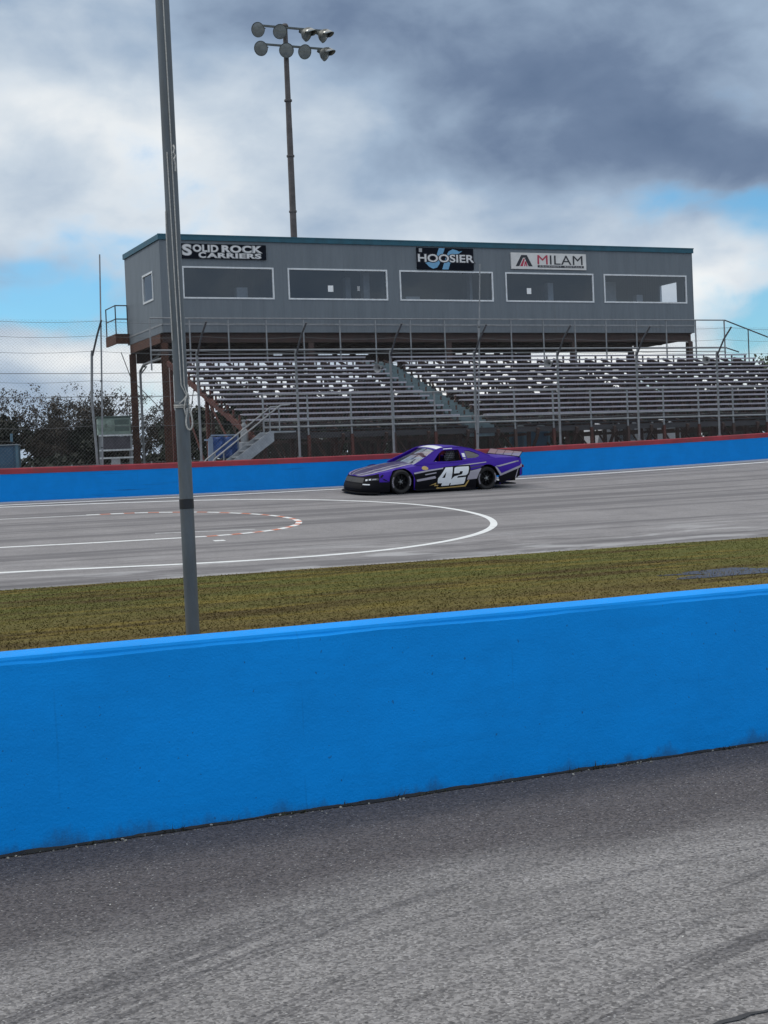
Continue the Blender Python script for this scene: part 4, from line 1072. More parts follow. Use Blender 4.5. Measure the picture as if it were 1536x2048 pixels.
# pale trailer and shed seen through the legs on the right
M_van = paint('pale_grey_metal', (0.40, 0.40, 0.42, 1), 0.4, var=0.12, scale=2, dirt=(0.25, 0.25, 0.25, 1), dirt_amt=0.4)
M_vband = paint('white_band', (0.72, 0.72, 0.74, 1), 0.4, var=0.08, scale=3)
M_glassd = paint('dark_glass', (0.02, 0.023, 0.028, 1), 0.1, var=0.2, scale=2, spec=0.8)
M_tyre = paint('tyre_rubber', (0.010, 0.010, 0.011, 1), 0.75, var=0.3, scale=10)
tr_ = empty('travel_trailer', (11.75, 77.0, GZ), R(20), 'pale grey round nosed travel trailer parked behind the bleacher legs', 'trailer')
q = MB(); pr = [(-1.5, .45), (1.9, .45), (1.9, 2.2), (1.75, 2.32), (-.6, 2.34), (-1.0, 2.2), (-1.35, 1.85), (-1.5, 1.3)]
q.prism(pr, lambda p, r, d: (p, d, r), -1.0, 1.0); q.build('body', M_van, tr_, bevel=.03)
q = MB(); q.box(-1.5, 1.9, -1.016, -1.003, 1.14, 1.26); q.build('side_band', M_vband, tr_)
q = MB(); q.cbox(-.4, .4, -1.02, -1.004, 1.5, 2.0, .006); q.cbox(.9, 1.5, -1.02, -1.004, 1.5, 2.0, .006); q.build('window', M_glassd, tr_)
for x_ in (-.1, .6):
    q = MB(); q.lathe([(.0, -.1), (.2, -.1), (.3, -.08), (.3, .08), (.2, .1), (0, .1)], (x_, -.92, .3), (0, 1, 0), 18); q.build('wheel', M_tyre, tr_, smooth=True)
q = MB(); q.bar((-1.5, 0, .5), (-2.4, 0, .5), .1, .1); q.tube((-2.3, 0, 0), (-2.3, 0, .5), .04); q.build('drawbar', M_dark, tr_)
tr_.scale = (1.1, 1.1, 1.12)
sh = empty('shed', (14.1, 79.0, GZ), R(31), 'small pale grey gabled shed behind the right part of the bleachers', 'shed')
M_shed = paint('shed_metal', (0.17, 0.18, 0.185, 1), 0.6, var=0.15, scale=3)
q = MB(); q.prism([(-1.0, 0), (1.0, 0), (1.0, 1.85), (0, 2.35), (-1.0, 1.85)], lambda p, r, d: (p, d, r), -1.2, 1.2); q.build('walls', M_shed, sh)
q = MB()
for s in (-1, 1): q.hexa([(0, -1.3, 2.36), (s * 1.1, -1.3, 1.82), (s * 1.1, 1.3, 1.82), (0, 1.3, 2.36), (0, -1.3, 2.41), (s * 1.12, -1.3, 1.87), (s * 1.12, 1.3, 1.87), (0, 1.3, 2.41)])
q.build('roof', M_vband, sh)
q = MB(); q.cbox(-.4, .4, -1.225, -1.203, .02, 1.75, .006); q.build('door', M_van, sh)
sh.scale = (1.1, 1.1, 1.12)
cr_ = empty('utility_box', (11.05, 63.0, GZ), R(24), 'pale grey utility box low among the bleacher legs', 'box')
q = MB(); q.cbox(-.45, .45, -.3, .3, 0, 1.28, .03); q.build('cabinet', M_van, cr_)
q = MB(); q.box(-.49, .49, -.34, .34, 1.285, 1.33); q.build('lid', M_vband, cr_)

# left of the stand: rack with a pale green cabinet, barrel, low fence
M_green = paint('pale_green_paint', (0.22, 0.29, 0.25, 1), 0.55, var=0.18, scale=3, dirt=(0.12, 0.15, 0.13, 1), dirt_amt=0.5)
M_green_d = paint('dull_green_paint', (0.09, 0.13, 0.115, 1), 0.6, var=0.2, scale=3)
M_slate = paint('slate_panel', (0.075, 0.07, 0.085, 1), 0.7, var=0.3, scale=3)
RX, RY = -11.4, 66.0
rk = empty('metal_rack', (RX, RY, GZ), R(14), 'pale metal rack with dark panel, left of the rusty press box column', 'rack')
q = MB()
for x_ in (-.62, .66):
    for y_ in (-.4, .4): q.box(x_ - .04, x_ + .04, y_ - .04, y_ + .04, 0, 2.62)
q.build('upright', M_rail, rk)
for z in (2.58, 1.95, 1.62):
    q = MB(); q.bar((-.7, -.46, z), (.72, -.46, z), .05, .07); q.build('rail', M_alu, rk)
q = MB(); q.box(-.60, .62, -.42, .38, 1.99, 2.52); q.build('panel', M_slate, rk)
q = MB(); q.box(-.2, .16, -.44, -.2, .0, 1.6); q.build('post_box', M_van, rk)
gc = empty('cabinet', (RX, RY, GZ + 2.63), R(14), 'pale green cabinet with round ends on top of the metal rack', 'cabinet')
q = MB(); q.cbox(-.72, .68, -.42, .42, 0, .72, .05); q.build('body', M_green, gc)
for x_ in (-.52, -.22):
    q = MB(); q.lathe([(0, -.05), (.08, -.05), (.10, -.02), (.20, -.02), (.235, .0), (.235, .02)], (x_, -.425, .36), (0, 1, 0), 18); q.build('round_cover', M_green, gc, smooth=True)
q = MB(); q.box(-.02, .60, -.428, -.421, .40, .62); q.box(-.02, .60, -.428, -.421, .12, .34); q.build('recess', M_green_d, gc)
q = MB(); q.box(-.76, .72, -.46, .46, .721, .77); q.build('lid', M_green_d, gc)
bl = empty('barrel', (-11.0, 60.5, GZ), 0, 'blue plastic barrel just showing above the red wall top', 'barrel')
q = MB(); q.lathe([(.0, 0), (.33, 0), (.36, .05), (.36, .3), (.375, .32), (.375, .36), (.36, .38), (.36, .85), (.375, .87), (.375, .91), (.36, .93), (.35, 1.12), (.31, 1.18), (.30, 1.15), (0, 1.14)], (0, 0, 0), (0, 0, 1), 24); q.build('drum', M_tarp, bl, smooth=True)
q = MB(); q.lathe([(.05, 0), (.05, .04), (0, .045)], (.15, 0, 1.14), (0, 0, 1), 10); q.build('cap', M_black, bl)
lf = empty('low_fence', (0, 84, GZ), 0, 'low wire fence with pale posts in front of the far trees', 'fence')
for i in range(26):
    q = MB(); x_ = -30 + i * 2.18; q.tube((x_, 0, 0), (x_, 0, 1.75), .04); q.build('post', M_rail, lf)
for z in (1.7, 1.0, .3):
    q = MB(); q.tube((-30, 0, z), (25, 0, z), .008, n=5); q.build('wire', M_wire, lf)
# overhead lines far behind
for k, (z0, z1, y_, lb) in enumerate(((9.1, 9.1, 94, 'upper overhead power line crossing the sky left of the press box'), (7.75, 7.9, 97, 'lower overhead power line just above the left trees'))):
    q = MB(); q.path([(-60 + 6 * i, y_, z0 + (z1 - z0) * i / 12.0 - .5 * math.sin(math.pi * (i % 6) / 6.0)) for i in range(13)], .018, 5)
    t = empty('power_line', (0, 0, 0), 0, lb, 'power line'); q.build('wire', M_dark, t)

# ------------------------------------------------------------------ trees
M_bark = paint('bark', (0.045, 0.038, 0.032, 1), 0.9, var=0.4, scale=4, stretch=(3, 3, .6))
def leaf_mat(name, c, var):
    m_, N, B = material(name)
    oi = N.new('ShaderNodeObjectInfo')
    n1 = N.noise(N.coord('Object'), 0.9, 4, 0.6); n2 = N.noise(N.coord('Object'), 9.0, 2, 0.5)
    k = N.m('ADD', 0.45, N.m('ADD', N.m('MULTIPLY', n1, 0.6), N.m('MULTIPLY', n2, 0.5)))
    k = N.m('MULTIPLY', k, N.m('ADD', 1 - var, N.m('MULTIPLY', oi.outputs['Random'], 2 * var)))
    sc = N.new('ShaderNodeVectorMath', operation='SCALE'); sc.inputs[0].default_value = c[:3]; N.put(sc.inputs['Scale'], k)
    N.put(B.inputs['Base Color'], sc.outputs[0]); B.inputs['Roughness'].default_value = 0.65; B.inputs['Specular IOR Level'].default_value = 0.3
    return m_
M_leaf_d = leaf_mat('dark_leaf', (0.022, 0.027, 0.018), 0.35)
M_leaf_b = leaf_mat('brown_leaf', (0.042, 0.034, 0.025), 0.3)
M_leaf_g = leaf_mat('green_leaf', (0.050, 0.070, 0.034), 0.3)
def tree_meshes(seed, h, spread, leaves, leaf, bare, mat, lsize):
    r_ = random.Random(seed); tb_ = MB(); tips = []
    def limb(p, d, ln_, rad, lev):
        n_ = 4; pts = [p]; rs = [rad]; q_ = p.copy(); dd = d.copy()
        for i in range(n_):
            dd = (dd + Vector((r_.gauss(0, .14), r_.gauss(0, .14), .05 + r_.gauss(0, .08)))).normalized()
            q_ = q_ + dd * (ln_ / n_); pts.append(q_.copy()); rs.append(rad * (1 - .55 * (i + 1) / n_))
            if lev < (4 if bare else 3) and i > 0:
                for k in range(r_.choice((1, 2)) if lev else 2):
                    a_ = r_.random() * 6.28; side = Vector((math.cos(a_), math.sin(a_), r_.uniform(.15, .75))).normalized()
                    limb(q_.copy(), (dd * .55 + side * (.8 if lev else .75 * spread)).normalized(), ln_ * r_.uniform(.42, .62), rs[-1] * .62, lev + 1)
        tb_.path(pts, rs, 6 if lev < 2 else 4, cap=False)
        if lev >= 2: tips.append((q_.copy(), ln_)); tips.append((pts[2].copy(), ln_))
    limb(Vector((0, 0, -.2)), Vector((r_.gauss(0, .05), r_.gauss(0, .05), 1)), h * .62, h * .022 + .06, 0)
    ms_ = []
    me1 = tb_.build('trunk', M_bark, None, smooth=True); ms_.append(me1.data); bpy.data.objects.remove(me1)
    lv = MB()
    cl = [t for t in tips if r_.random() < (.5 if bare else .95)]
    per = max(1, leaves // max(1, len(cl)))
    for (p, ln_) in cl:
        s_ = max(.35, ln_ * .62) * (.8 if bare else 1.0)
        for k in range(per):
            c = p + Vector((r_.gauss(0, s_ * .55), r_.gauss(0, s_ * .55), r_.gauss(0, s_ * .42)))
            n_ = Vector((r_.gauss(0, 1), r_.gauss(0, 1), r_.gauss(.5, 1))).normalized(); x_ = n_.orthogonal().normalized(); y_ = n_.cross(x_)
            s1 = lsize * r_.uniform(.6, 1.4)
            lv.add([c - x_ * s1 * .5, c + y_ * s1 * .28, c + x_ * s1 * .5, c - y_ * s1 * .28], [(0, 1, 2, 3)])
    me2 = lv.build('crown', mat, None, fix=False); ms_.append(me2.data); bpy.data.objects.remove(me2)
    return ms_
TK = {}
TK['dense'] = [tree_meshes(21 + i, 7.4, 1.15, 12000, .3, False, M_leaf_d, .36) for i in range(3)]
TK['sparse'] = [tree_meshes(41 + i, 8.6, .85, 2400, .2, True, M_leaf_b, .20) for i in range(3)]
TK['green'] = [tree_meshes(61 + i, 7.0, 1.0, 4200, .3, False, M_leaf_g, .30) for i in range(2)]
def put_tree(kind, i, x, y, s, rz, label, group, name):
    t = empty(name, (x, y, GZ - .1), rz, label, 'tree', group)
    t.scale = (s, s, s * 1.0)
    a_, b_ = TK[kind][i % len(TK[kind])]
    for nm, me_ in (('trunk', a_), ('crown', b_)):
        o_ = bpy.data.objects.new(nm, me_); COL.objects.link(o_); o_.parent = t
rt = random.Random(9)
G1, G2 = 'dense dark trees in the treeline', 'thin half bare trees in the treeline'
x = -31.0; i = 0
while x < 44:
    y = rt.uniform(100, 116)
    s = rt.uniform(.60, .82) if x < -13.5 else (rt.uniform(.86, .96) if x < 6 else rt.uniform(.76, .88))
    put_tree('dense', i, x, y, s, rt.uniform(0, 6), 'dense dark leafy tree in the far treeline', G1, 'leafy_tree')
    x += rt.uniform(2.6, 4.4) if x < -13.5 else rt.uniform(1.5, 2.5); i += 1
for k, (x, y, s) in enumerate(((-25.4, 100, .92), (-23.6, 97, .84), (-21.9, 99, .86), (-20.9, 103, .98), (-19.6, 98, .90), (-18.6, 101, 1.0), (-17.2, 98, .84), (-15.4, 97, .85), (-13.6, 100, .82), (-11.4, 99, .80), (-22.8, 96, 1.0), (-20.2, 96, .95), (-18.0, 97, 1.0), (-16.3, 96, .92), (-8, 101, .78), (-3, 99, .72), (4, 100, .75), (10, 98, .7), (17, 102, .76))):
    put_tree('sparse', k, x, y, s * (.74 if x < -10 else .72), rt.uniform(0, 6), 'thin half bare tree with brown leaves in the far treeline', G2, 'bare_tree')
put_tree('dense', 0, -25.6, 96, .84, 1.2, 'tallest dark leafy tree at the far left of the treeline', None, 'leafy_tree')
put_tree('dense', 1, -17.6, 95, .66, 2.2, 'round dark leafy tree left of the thin fence pole', None, 'leafy_tree')
put_tree('green', 0, 24.6, 100, 1.04, .5, 'green leafy tree showing above the right end of the bleachers', None, 'leafy_tree')
put_tree('green', 1, 20.6, 112, .98, 2.5, 'smaller green tree low behind the right end of the bleachers', None, 'leafy_tree')
# undergrowth: one dark mass along the foot of the trees
ug = MB(); ru = random.Random(2)
for k in range(36000):
    x = ru.uniform(-32, 46); y = 93 + ru.random() * 5 + 1.5 * math.sin(x * .7)
    top = (4.1 if x > -13.5 else 2.3) + 0.8 * n3(x * .35, 1.0) + .9 * n3(x * 1.1, 5.0)
    c = Vector((x, y, GZ + top * ru.random() ** .8)); n_ = Vector((ru.gauss(0, 1), ru.gauss(0, 1), ru.gauss(.4, 1))).normalized(); x_ = n_.orthogonal().normalized(); y_ = n_.cross(x_); s1 = ru.uniform(.25, .55)
    ug.add([c - x_ * s1 * .5, c + y_ * s1 * .3, c + x_ * s1 * .5, c - y_ * s1 * .3], [(0, 1, 2, 3)])
tag(ug.build('undergrowth', M_leaf_d, fix=False), 'dark tangled undergrowth along the foot of the far trees', 'undergrowth', kind='stuff')

# ------------------------------------------------------------------ race car (x forward, y to its left, z up)
CA, CB = 22.20, 40.02
cwx, cwy = to_world(CA, CB)
car = empty('race_car', (cwx, cwy, tz(CA, CB) + .004), 0, 'purple and black stock car number 42 rolling along the outer blue wall', 'race car')
bank = math.atan(zo(CA) / (B_OUT - B_IN))
def car_matrix():
    ez = Vector((0, -math.sin(bank), math.cos(bank)))
    Tm = Matrix.Rotation(TA, 3, 'Z')
    fx = Tm @ Vector((-1, -.012, 0)).normalized(); fz = Tm @ ez; fy = fz.cross(fx).normalized(); fx = fy.cross(fz)
    return Matrix((fx, fy, fz)).transposed()
car.rotation_euler = car_matrix().to_euler()

def car_paint(name, c, coat=0.8, rough=0.35, metal=0.0):
    m_, N, B = material(name)
    n1 = N.noise(N.coord('Object'), 5.0, 4, 0.6)
    N.put(B.inputs['Base Color'], N.mix(n1, tuple(v * .86 for v in c[:3]) + (1,), tuple(min(1, v * 1.1) for v in c[:3]) + (1,)))
    B.inputs['Roughness'].default_value = rough; B.inputs['Metallic'].default_value = metal
    B.inputs['Coat Weight'].default_value = coat; B.inputs['Coat Roughness'].default_value = 0.08
    # road film: ragged dulling low down
    x, y, z = N.xyz(N.coord('Object'))
    N.put(B.inputs['Coat Weight'], N.smooth(N.m('ADD', z, N.m('MULTIPLY', N.noise(N.coord('Object'), 3.0, 5), .3)), .25, .6, .15 * coat, coat))
    B.inputs['Specular IOR Level'].default_value = 0.3
    return m_
M_purple = car_paint('purple_paint', (0.040, 0.006, 0.30, 1), .12, .45)
M_purple.node_tree.nodes['Principled BSDF'].inputs['Specular IOR Level'].default_value = 0.18
M_cblack = car_paint('black_paint', (0.005, 0.005, 0.008, 1), 0.0, .6)
M_cblack.node_tree.nodes['Principled BSDF'].inputs['Specular IOR Level'].default_value = 0.12
M_matte = paint('matte_black', (0.006, 0.006, 0.008, 1), 0.7, var=0.3, scale=8, spec=0.2)
M_silver = car_paint('silver_vinyl', (0.36, 0.34, 0.40, 1), .3, .45)
M_cwhite = car_paint('white_vinyl', (0.74, 0.77, 0.80, 1), .3, .45)
M_mesh = paint('grey_mesh', (0.035, 0.036, 0.038, 1), 0.6, var=0.4, scale=40)
M_gold = car_paint('gold_vinyl', (0.52, 0.36, 0.12, 1), .3, .45)
M_dpurple = car_paint('dark_purple_paint', (0.030, 0.008, 0.10, 1), .6)
M_rim = paint('black_rim', (0.006, 0.006, 0.007, 1), 0.55, var=0.3, scale=10, spec=0.2)
M_cage = paint('red_cage', (0.22, 0.015, 0.015, 1), 0.4, var=0.2, scale=8)
M_screen = glass('windscreen_glass', (0.62, 0.66, 0.70, 1), 0.30)
M_smoke = glass('smoked_glass', (0.20, 0.20, 0.24, 1), 0.10)
M_poly = bpy.data.materials.new('spoiler_polycarbonate'); M_poly.use_nodes = True
N = NT(M_poly.node_tree); N.n.clear()
_tr = N.new('ShaderNodeBsdfTransparent'); _tr.inputs[0].default_value = (0.85, 0.72, 0.76, 1)
_df = N.new('ShaderNodeBsdfDiffuse'); _df.inputs[0].default_value = (0.38, 0.32, 0.34, 1)
_mx = N.new('ShaderNodeMixShader'); _mx.inputs[0].default_value = 0.62
N.l.new(_tr.outputs[0], _mx.inputs[1]); N.l.new(_df.outputs[0], _mx.inputs[2])
_o = N.new('ShaderNodeOutputMaterial'); N.l.new(_mx.outputs[0], _o.inputs[0])

def interp(tab, x):
    if x <= tab[0][0]: return tab[0][1]
    for (x0, y0), (x1, y1) in zip(tab, tab[1:]):
        if x <= x1:
            t = (x - x0) / (x1 - x0); t = t * t * (3 - 2 * t) * .35 + t * .65
            return y0 + (y1 - y0) * t
    return tab[-1][1]
ZTOP = [(-2.74, .935), (-2.0, .945), (-1.4, .915), (-.7, .865), (0, .845), (.6, .815), (1.0, .765), (1.45, .715), (2.0, .625), (2.4, .555), (2.66, .50)]
AXF, AXR, WR = 1.45, -1.45, .345
def zlow(x):
    z = .10 if x < 1.9 else .085
    if x < -1.85: z = .16 + (.43 - .16) * min(1, (-1.85 - x) / .85)
    for ax, rr in ((AXF, .405), (AXR, .415)):
        d = x - ax
        if abs(d) < rr: z = max(z, .345 + math.sqrt(rr * rr - d * d) * 1.0)
    return z
# plan outline of the left half, tail centre -> nose centre
OUT = [(-2.76, 0.0), (-2.755, .25), (-2.75, .5), (-2.735, .75), (-2.71, .88), (-2.66, .935), (-2.58, .955)]
x = -2.5
while x < 1.70:
    fl = .025 * math.exp(-((x - AXF) / .42) ** 2) + .03 * math.exp(-((x - AXR) / .45) ** 2)
    OUT.append((x, .955 + fl)); x += .03
OUT += []
for i in range(0, 31):
    t = i / 30.0 * math.pi / 2
    OUT.append((1.72 + .94 * math.sin(t) ** (2 / 2.7), .972 * max(0.0, math.cos(t)) ** (2 / 2.7)))
NO = len(OUT)
def outn(i):
    a_ = Vector(OUT[max(i - 1, 0)]); b_ = Vector(OUT[min(i + 1, NO - 1)]); t = (b_ - a_).normalized(); n_ = Vector((-t.y, t.x))
    return n_ if i not in (0, NO - 1) else (Vector((-1, 0)) if i == 0 else Vector((1, 0)))
def inset(h, x):
    v = .035 * max(0, 1 - h / .35) ** 2 + .12 * max(0, (h - .55) / .45) ** 1.8
    if x > 1.7: k = min(1, (x - 1.7) / .8); v = v * (1 - k) + k * (.02 * max(0, 1 - h / .3) + .15 * max(0, (h - .15) / .85) ** 1.2)
    if x < -2.5: v *= .5
    return v
def skin_pt(i, z, side, off=0.0):
    x, y = OUT[i]; n_ = outn(i); zt = interp(ZTOP, x); h = (z - .1) / (zt - .1)
    d = off - inset(h, x); px = x + n_.x * d; py = max(0.0, y + n_.y * d) if y > 0.001 else 0.0
    return Vector((px, side * py, z))
NZ = 11
def zrow(i, k):
    x = OUT[i][0]; a_, b_ = zlow(x), interp(ZTOP, x); return a_ + (b_ - a_) * k / (NZ - 1)
i_b = next(i for i in range(NO) if OUT[i][0] > 2.12)      # where the nose moulding starts
for side, nm in ((1, 'side_panel'), (-1, 'side_panel')):
    q = MB(); q.grid([[skin_pt(i, zrow(i, k), side) for k in range(NZ)] for i in range(0, i_b + 1)]); q.build(nm, M_purple, car, smooth=True, sharp=50)
q = MB()
idx = list(range(i_b, NO)); q.grid([[skin_pt(i, zrow(i, k), 1) for k in range(NZ)] for i in idx] + [[skin_pt(i, zrow(i, k), -1) for k in range(NZ)] for i in reversed(idx[:-1])])
q.build('front_bumper', M_cblack, car, smooth=True, sharp=50)
# bonnet and boot lid: strips from the left top edge to the right one
def crown(x): return interp([(-2.76, .012), (-1.5, .03), (0, .05), (.9, .085), (1.6, .06), (2.4, .035), (2.66, .01)], x)
def top_pt(i, t):
    p = skin_pt(i, interp(ZTOP, OUT[i][0]), 1); return Vector((p.x, p.y * t, p.z + crown(p.x) * (1 - t * t)))
TT = [1 - j / 8.0 for j in range(17)]
i_c = next(i for i in range(NO) if OUT[i][0] > .55); i_d = next(i for i in range(NO) if OUT[i][0] > -1.52)
q = MB(); q.grid([[top_pt(i, t) for t in TT] for i in range(i_c, NO)]); q.build('bonnet', M_purple, car, smooth=True, sharp=50)
q = MB(); q.grid([[top_pt(i, t) for t in TT] for i in range(4, i_d + 1)]); q.build('boot_lid', M_purple, car, smooth=True, sharp=50)
q = MB(); q.grid([[top_pt(i, 1 - .12 * j / 3.0) for j in range(4)] for i in range(i_d, i_c + 1)]); q.grid([[top_pt(i, -1 + .12 * j / 3.0) for j in range(4)] for i in range(i_d, i_c + 1)]); q.build('door_sill', M_purple, car, smooth=True)
q = MB()      # floor, inner wheel houses, rocker
q.box(-2.55, 2.3, -.78, .78, .13, .16); q.box(-.95, .95, -.80, .80, .16, .42); q.box(1.9, 2.35, -.5, .5, .16, .44); q.box(-2.6, -1.95, -.86, .86, .46, .70)
for ax in (AXF, AXR): q.box(ax - .48, ax + .48, -.60, .60, .2, .66)
q.box(-.98, .98, -.93, .93, .07, .12)
q.build('underbody', M_matte, car)
q = MB(); rows = []      # splitter lip
for side in (1, -1):
    for i in (idx if side == 1 else list(reversed(idx[:-1]))):
        p0 = skin_pt(i, .09, side, .075); p1 = skin_pt(i, .09, side, -.12)
        rows.append([(p1.x, p1.y, .035), (p0.x, p0.y, .035), (p0.x, p0.y, .060), (p1.x, p1.y, .075)])
q.grid(rows); q.build('splitter', M_matte, car)

# greenhouse
HB, HR = .845, .575                     # half widths at the belt line and at the roof edge
ZR = 1.265
def gh_y(x, z):
    zb = interp(ZTOP, x) - .01; t = max(0.0, min(1.0, (z - zb) / (ZR - zb)))
    return HB + .0 + (HR - HB) * (t ** 1.15)
GHO = [(.98, .80), (.55, 1.00), (.16, 1.195), (-.05, 1.25), (-.35, 1.275), (-.75, 1.262), (-1.05, 1.205), (-1.32, 1.11), (-1.62, .985), (-1.78, .935), (-1.45, .90), (-.70, .855), (0, .83), (.55, .80)]
WIN = [(.34, .885), (.10, 1.09), (-.02, 1.165), (-.12, 1.195), (-.62, 1.20), (-.66, .90), (-.30, .875)]
QW = [(-.82, .945), (-.795, 1.165), (-.95, 1.165), (-1.12, 1.115), (-1.27, 1.04), (-1.22, .985), (-1.10, .955)]
def poly_mesh(loops, fy, name, mat, parent, th=.012, levels=None):
    bm = bmesh.new(); edges = []
    for lp_ in loops:
        vs = [bm.verts.new((p[0], 0, p[1])) for p in lp_]
        for a_, b_ in zip(vs, vs[1:] + vs[:1]): edges.append(bm.edges.new((a_, b_)))
    bmesh.ops.triangle_fill(bm, use_beauty=True, edges=edges)
    zs = [v.co.z for v in bm.verts]; xs_ = [v.co.x for v in bm.verts]
    z = min(zs) + .06
    while z < max(zs):
        bmesh.ops.bisect_plane(bm, geom=bm.verts[:] + bm.edges[:] + bm.faces[:], plane_co=(0, 0, z), plane_no=(0, 0, 1)); z += .06
    x_ = min(xs_) + .12
    while x_ < max(xs_):
        bmesh.ops.bisect_plane(bm, geom=bm.verts[:] + bm.edges[:] + bm.faces[:], plane_co=(x_, 0, 0), plane_no=(1, 0, 0)); x_ += .12
    for v in bm.verts: v.co.y = fy(v.co.x, v.co.z)
    bmesh.ops.recalc_face_normals(bm, faces=bm.faces)
    me = bpy.data.meshes.new(name); bm.to_mesh(me); bm.free(); me.materials.append(mat)
    o_ = bpy.data.objects.new(name, me); COL.objects.link(o_); o_.parent = parent
    if th: md = o_.modifiers.new('thick', 'SOLIDIFY'); md.thickness = th; md.offset = 0
    return o_
for s in (1, -1):
    poly_mesh([GHO, WIN, QW], lambda x, z: s * gh_y(x, z), 'cabin_side', M_purple, car, .016)
    poly_mesh([QW], lambda x, z: s * (gh_y(x, z) - .01), 'quarter_window', M_smoke, car, 0)
def strip(name, pts, mat, bulge, hw=None, n=11, inner=0.0):
    q = MB(); rows = []
    for (x, z) in pts:
        w_ = (gh_y(x, z) if hw is None else hw(x, z)) - inner
        rows.append([(x - .10 * (2 * j / (n - 1) - 1) ** 2 * bulge, w_ * (1 - 2 * j / (n - 1.0)), z + .035 * (1 - (1 - 2 * j / (n - 1.0)) ** 2)) for j in range(n)])
    q.grid(rows); return q.build(name, mat, car, smooth=True, sharp=60)
strip('windscreen', [(.98, .80), (.76, .905), (.55, 1.0), (.35, 1.10), (.16, 1.195)], M_screen, 1.0)
strip('roof', [(.16, 1.195), (.05, 1.227), (-.05, 1.25), (-.2, 1.266), (-.35, 1.275), (-.55, 1.272), (-.75, 1.262), (-.9, 1.238), (-1.05, 1.205)], M_purple, .3)
strip('rear_window', [(-1.05, 1.205), (-1.2, 1.16), (-1.32, 1.11), (-1.48, 1.045), (-1.62, .985), (-1.78, .935)], M_smoke, -.3)
strip('roof_reflection', [(.10, 1.224), (-.02, 1.259), (-.14, 1.273)], M_cwhite, .3, hw=lambda x, z: gh_y(x, z) - .04)  # white band painted in as a reflection on the roof
# windscreen edge bands
q = MB()
for s in (1, -1): q.path([(x, s * (gh_y(x, z) - .005), z + .01) for x, z in ((.98, .80), (.76, .905), (.55, 1.0), (.35, 1.10), (.16, 1.195), (-.05, 1.25), (-.35, 1.273), (-.75, 1.26), (-1.05, 1.203), (-1.32, 1.108), (-1.62, .983))], .018, 6)
q.build('roof_rail', M_purple, car, smooth=True)
# spoiler on the boot lid
q = MB()
for y0, y1 in ((-.90, -.03), (-.01, .90)):
    q.add([(-2.58, y0, .95), (-2.58, y1, .95), (-2.70, y1, 1.10), (-2.70, y0, 1.10)], [(0, 1, 2, 3)])
q.build('spoiler', M_poly, car)
q = MB(); q.bar((-2.575, -.92, .945), (-2.575, .92, .945), .025, .035); q.bar((-2.70, -.91, 1.105), (-2.70, .91, 1.105), .012, .016)
for y in (-.9, -.45, -.02, .45, .9): q.bar((-2.58, y, .945), (-2.705, y, 1.105), .014, .014)
q.build('spoiler_brace', M_matte, car)
# cockpit: dash, seat, cage
q = MB(); q.box(.45, .80, -.70, .70, .55, .80); q.box(-.95, -.9, -.72, .72, .45, .95); q.build('dashboard', M_matte, car)
q = MB(); q.cbox(-.62, -.15, .12, .58, .20, .42, .05); q.hexa([(-.62, .12, .4), (-.48, .12, .4), (-.48, .58, .4), (-.62, .58, .4), (-.78, .16, 1.08), (-.68, .16, 1.08), (-.68, .54, 1.08), (-.78, .54, 1.08)]); q.box(-.78, -.42, .10, .14, .8, 1.06); q.build('seat', M_matte, car)
q = MB()
for s in (1, -1):
    q.path([(.62, s * .70, .42), (.46, s * .68, .90), (.12, s * .54, 1.15), (-.68, s * .54, 1.20), (-.74, s * .70, .42)], .022, 7)
    q.path([(-.70, s * .56, 1.16), (-1.6, s * .5, .6)], .022, 7)
q.tube((-.70, -.54, 1.19), (-.70, .54, 1.19), .022); q.tube((.14, -.54, 1.14), (.14, .54, 1.14), .022); q.tube((-.74, -.70, .45), (-.70, .5, 1.15), .02)
q.build('roll_cage', M_cage, car, smooth=True)
q = MB(); q.path([(.22 + .045 * math.cos(t), .35 + .17 * math.sin(t), .86 + .165 * math.cos(t)) for t in [2 * math.pi * i / 20 for i in range(20)]], .016, 6, True); q.tube((.24, .35, .86), (.5, .35, .74), .02); q.tube((.22, .20, .86), (.22, .50, .86), .012); q.build('steering_wheel', M_matte, car, smooth=True)
q = MB(); q.box(.30, .36, .62, .68, .93, 1.06); q.cbox(.26, .31, .58, .74, .95, 1.03, .01); q.build('mirror', M_matte, car)
# window net, hung from the roof bar in the driver's opening
q = MB()
for i in range(9):
    x_ = -.60 + .45 * i / 8.0; q.bar((x_, gh_y(x_, .90) - .03, .90), (x_ + .01, gh_y(x_, 1.18) - .02, 1.18), .012, .004)
for k in range(6):
    z_ = .91 + .27 * k / 5.0; q.bar((-.60, gh_y(-.6, z_) - .025, z_), (-.15, gh_y(-.15, z_) - .025, z_), .004, .012)
q.build('window_net', M_matte, car)
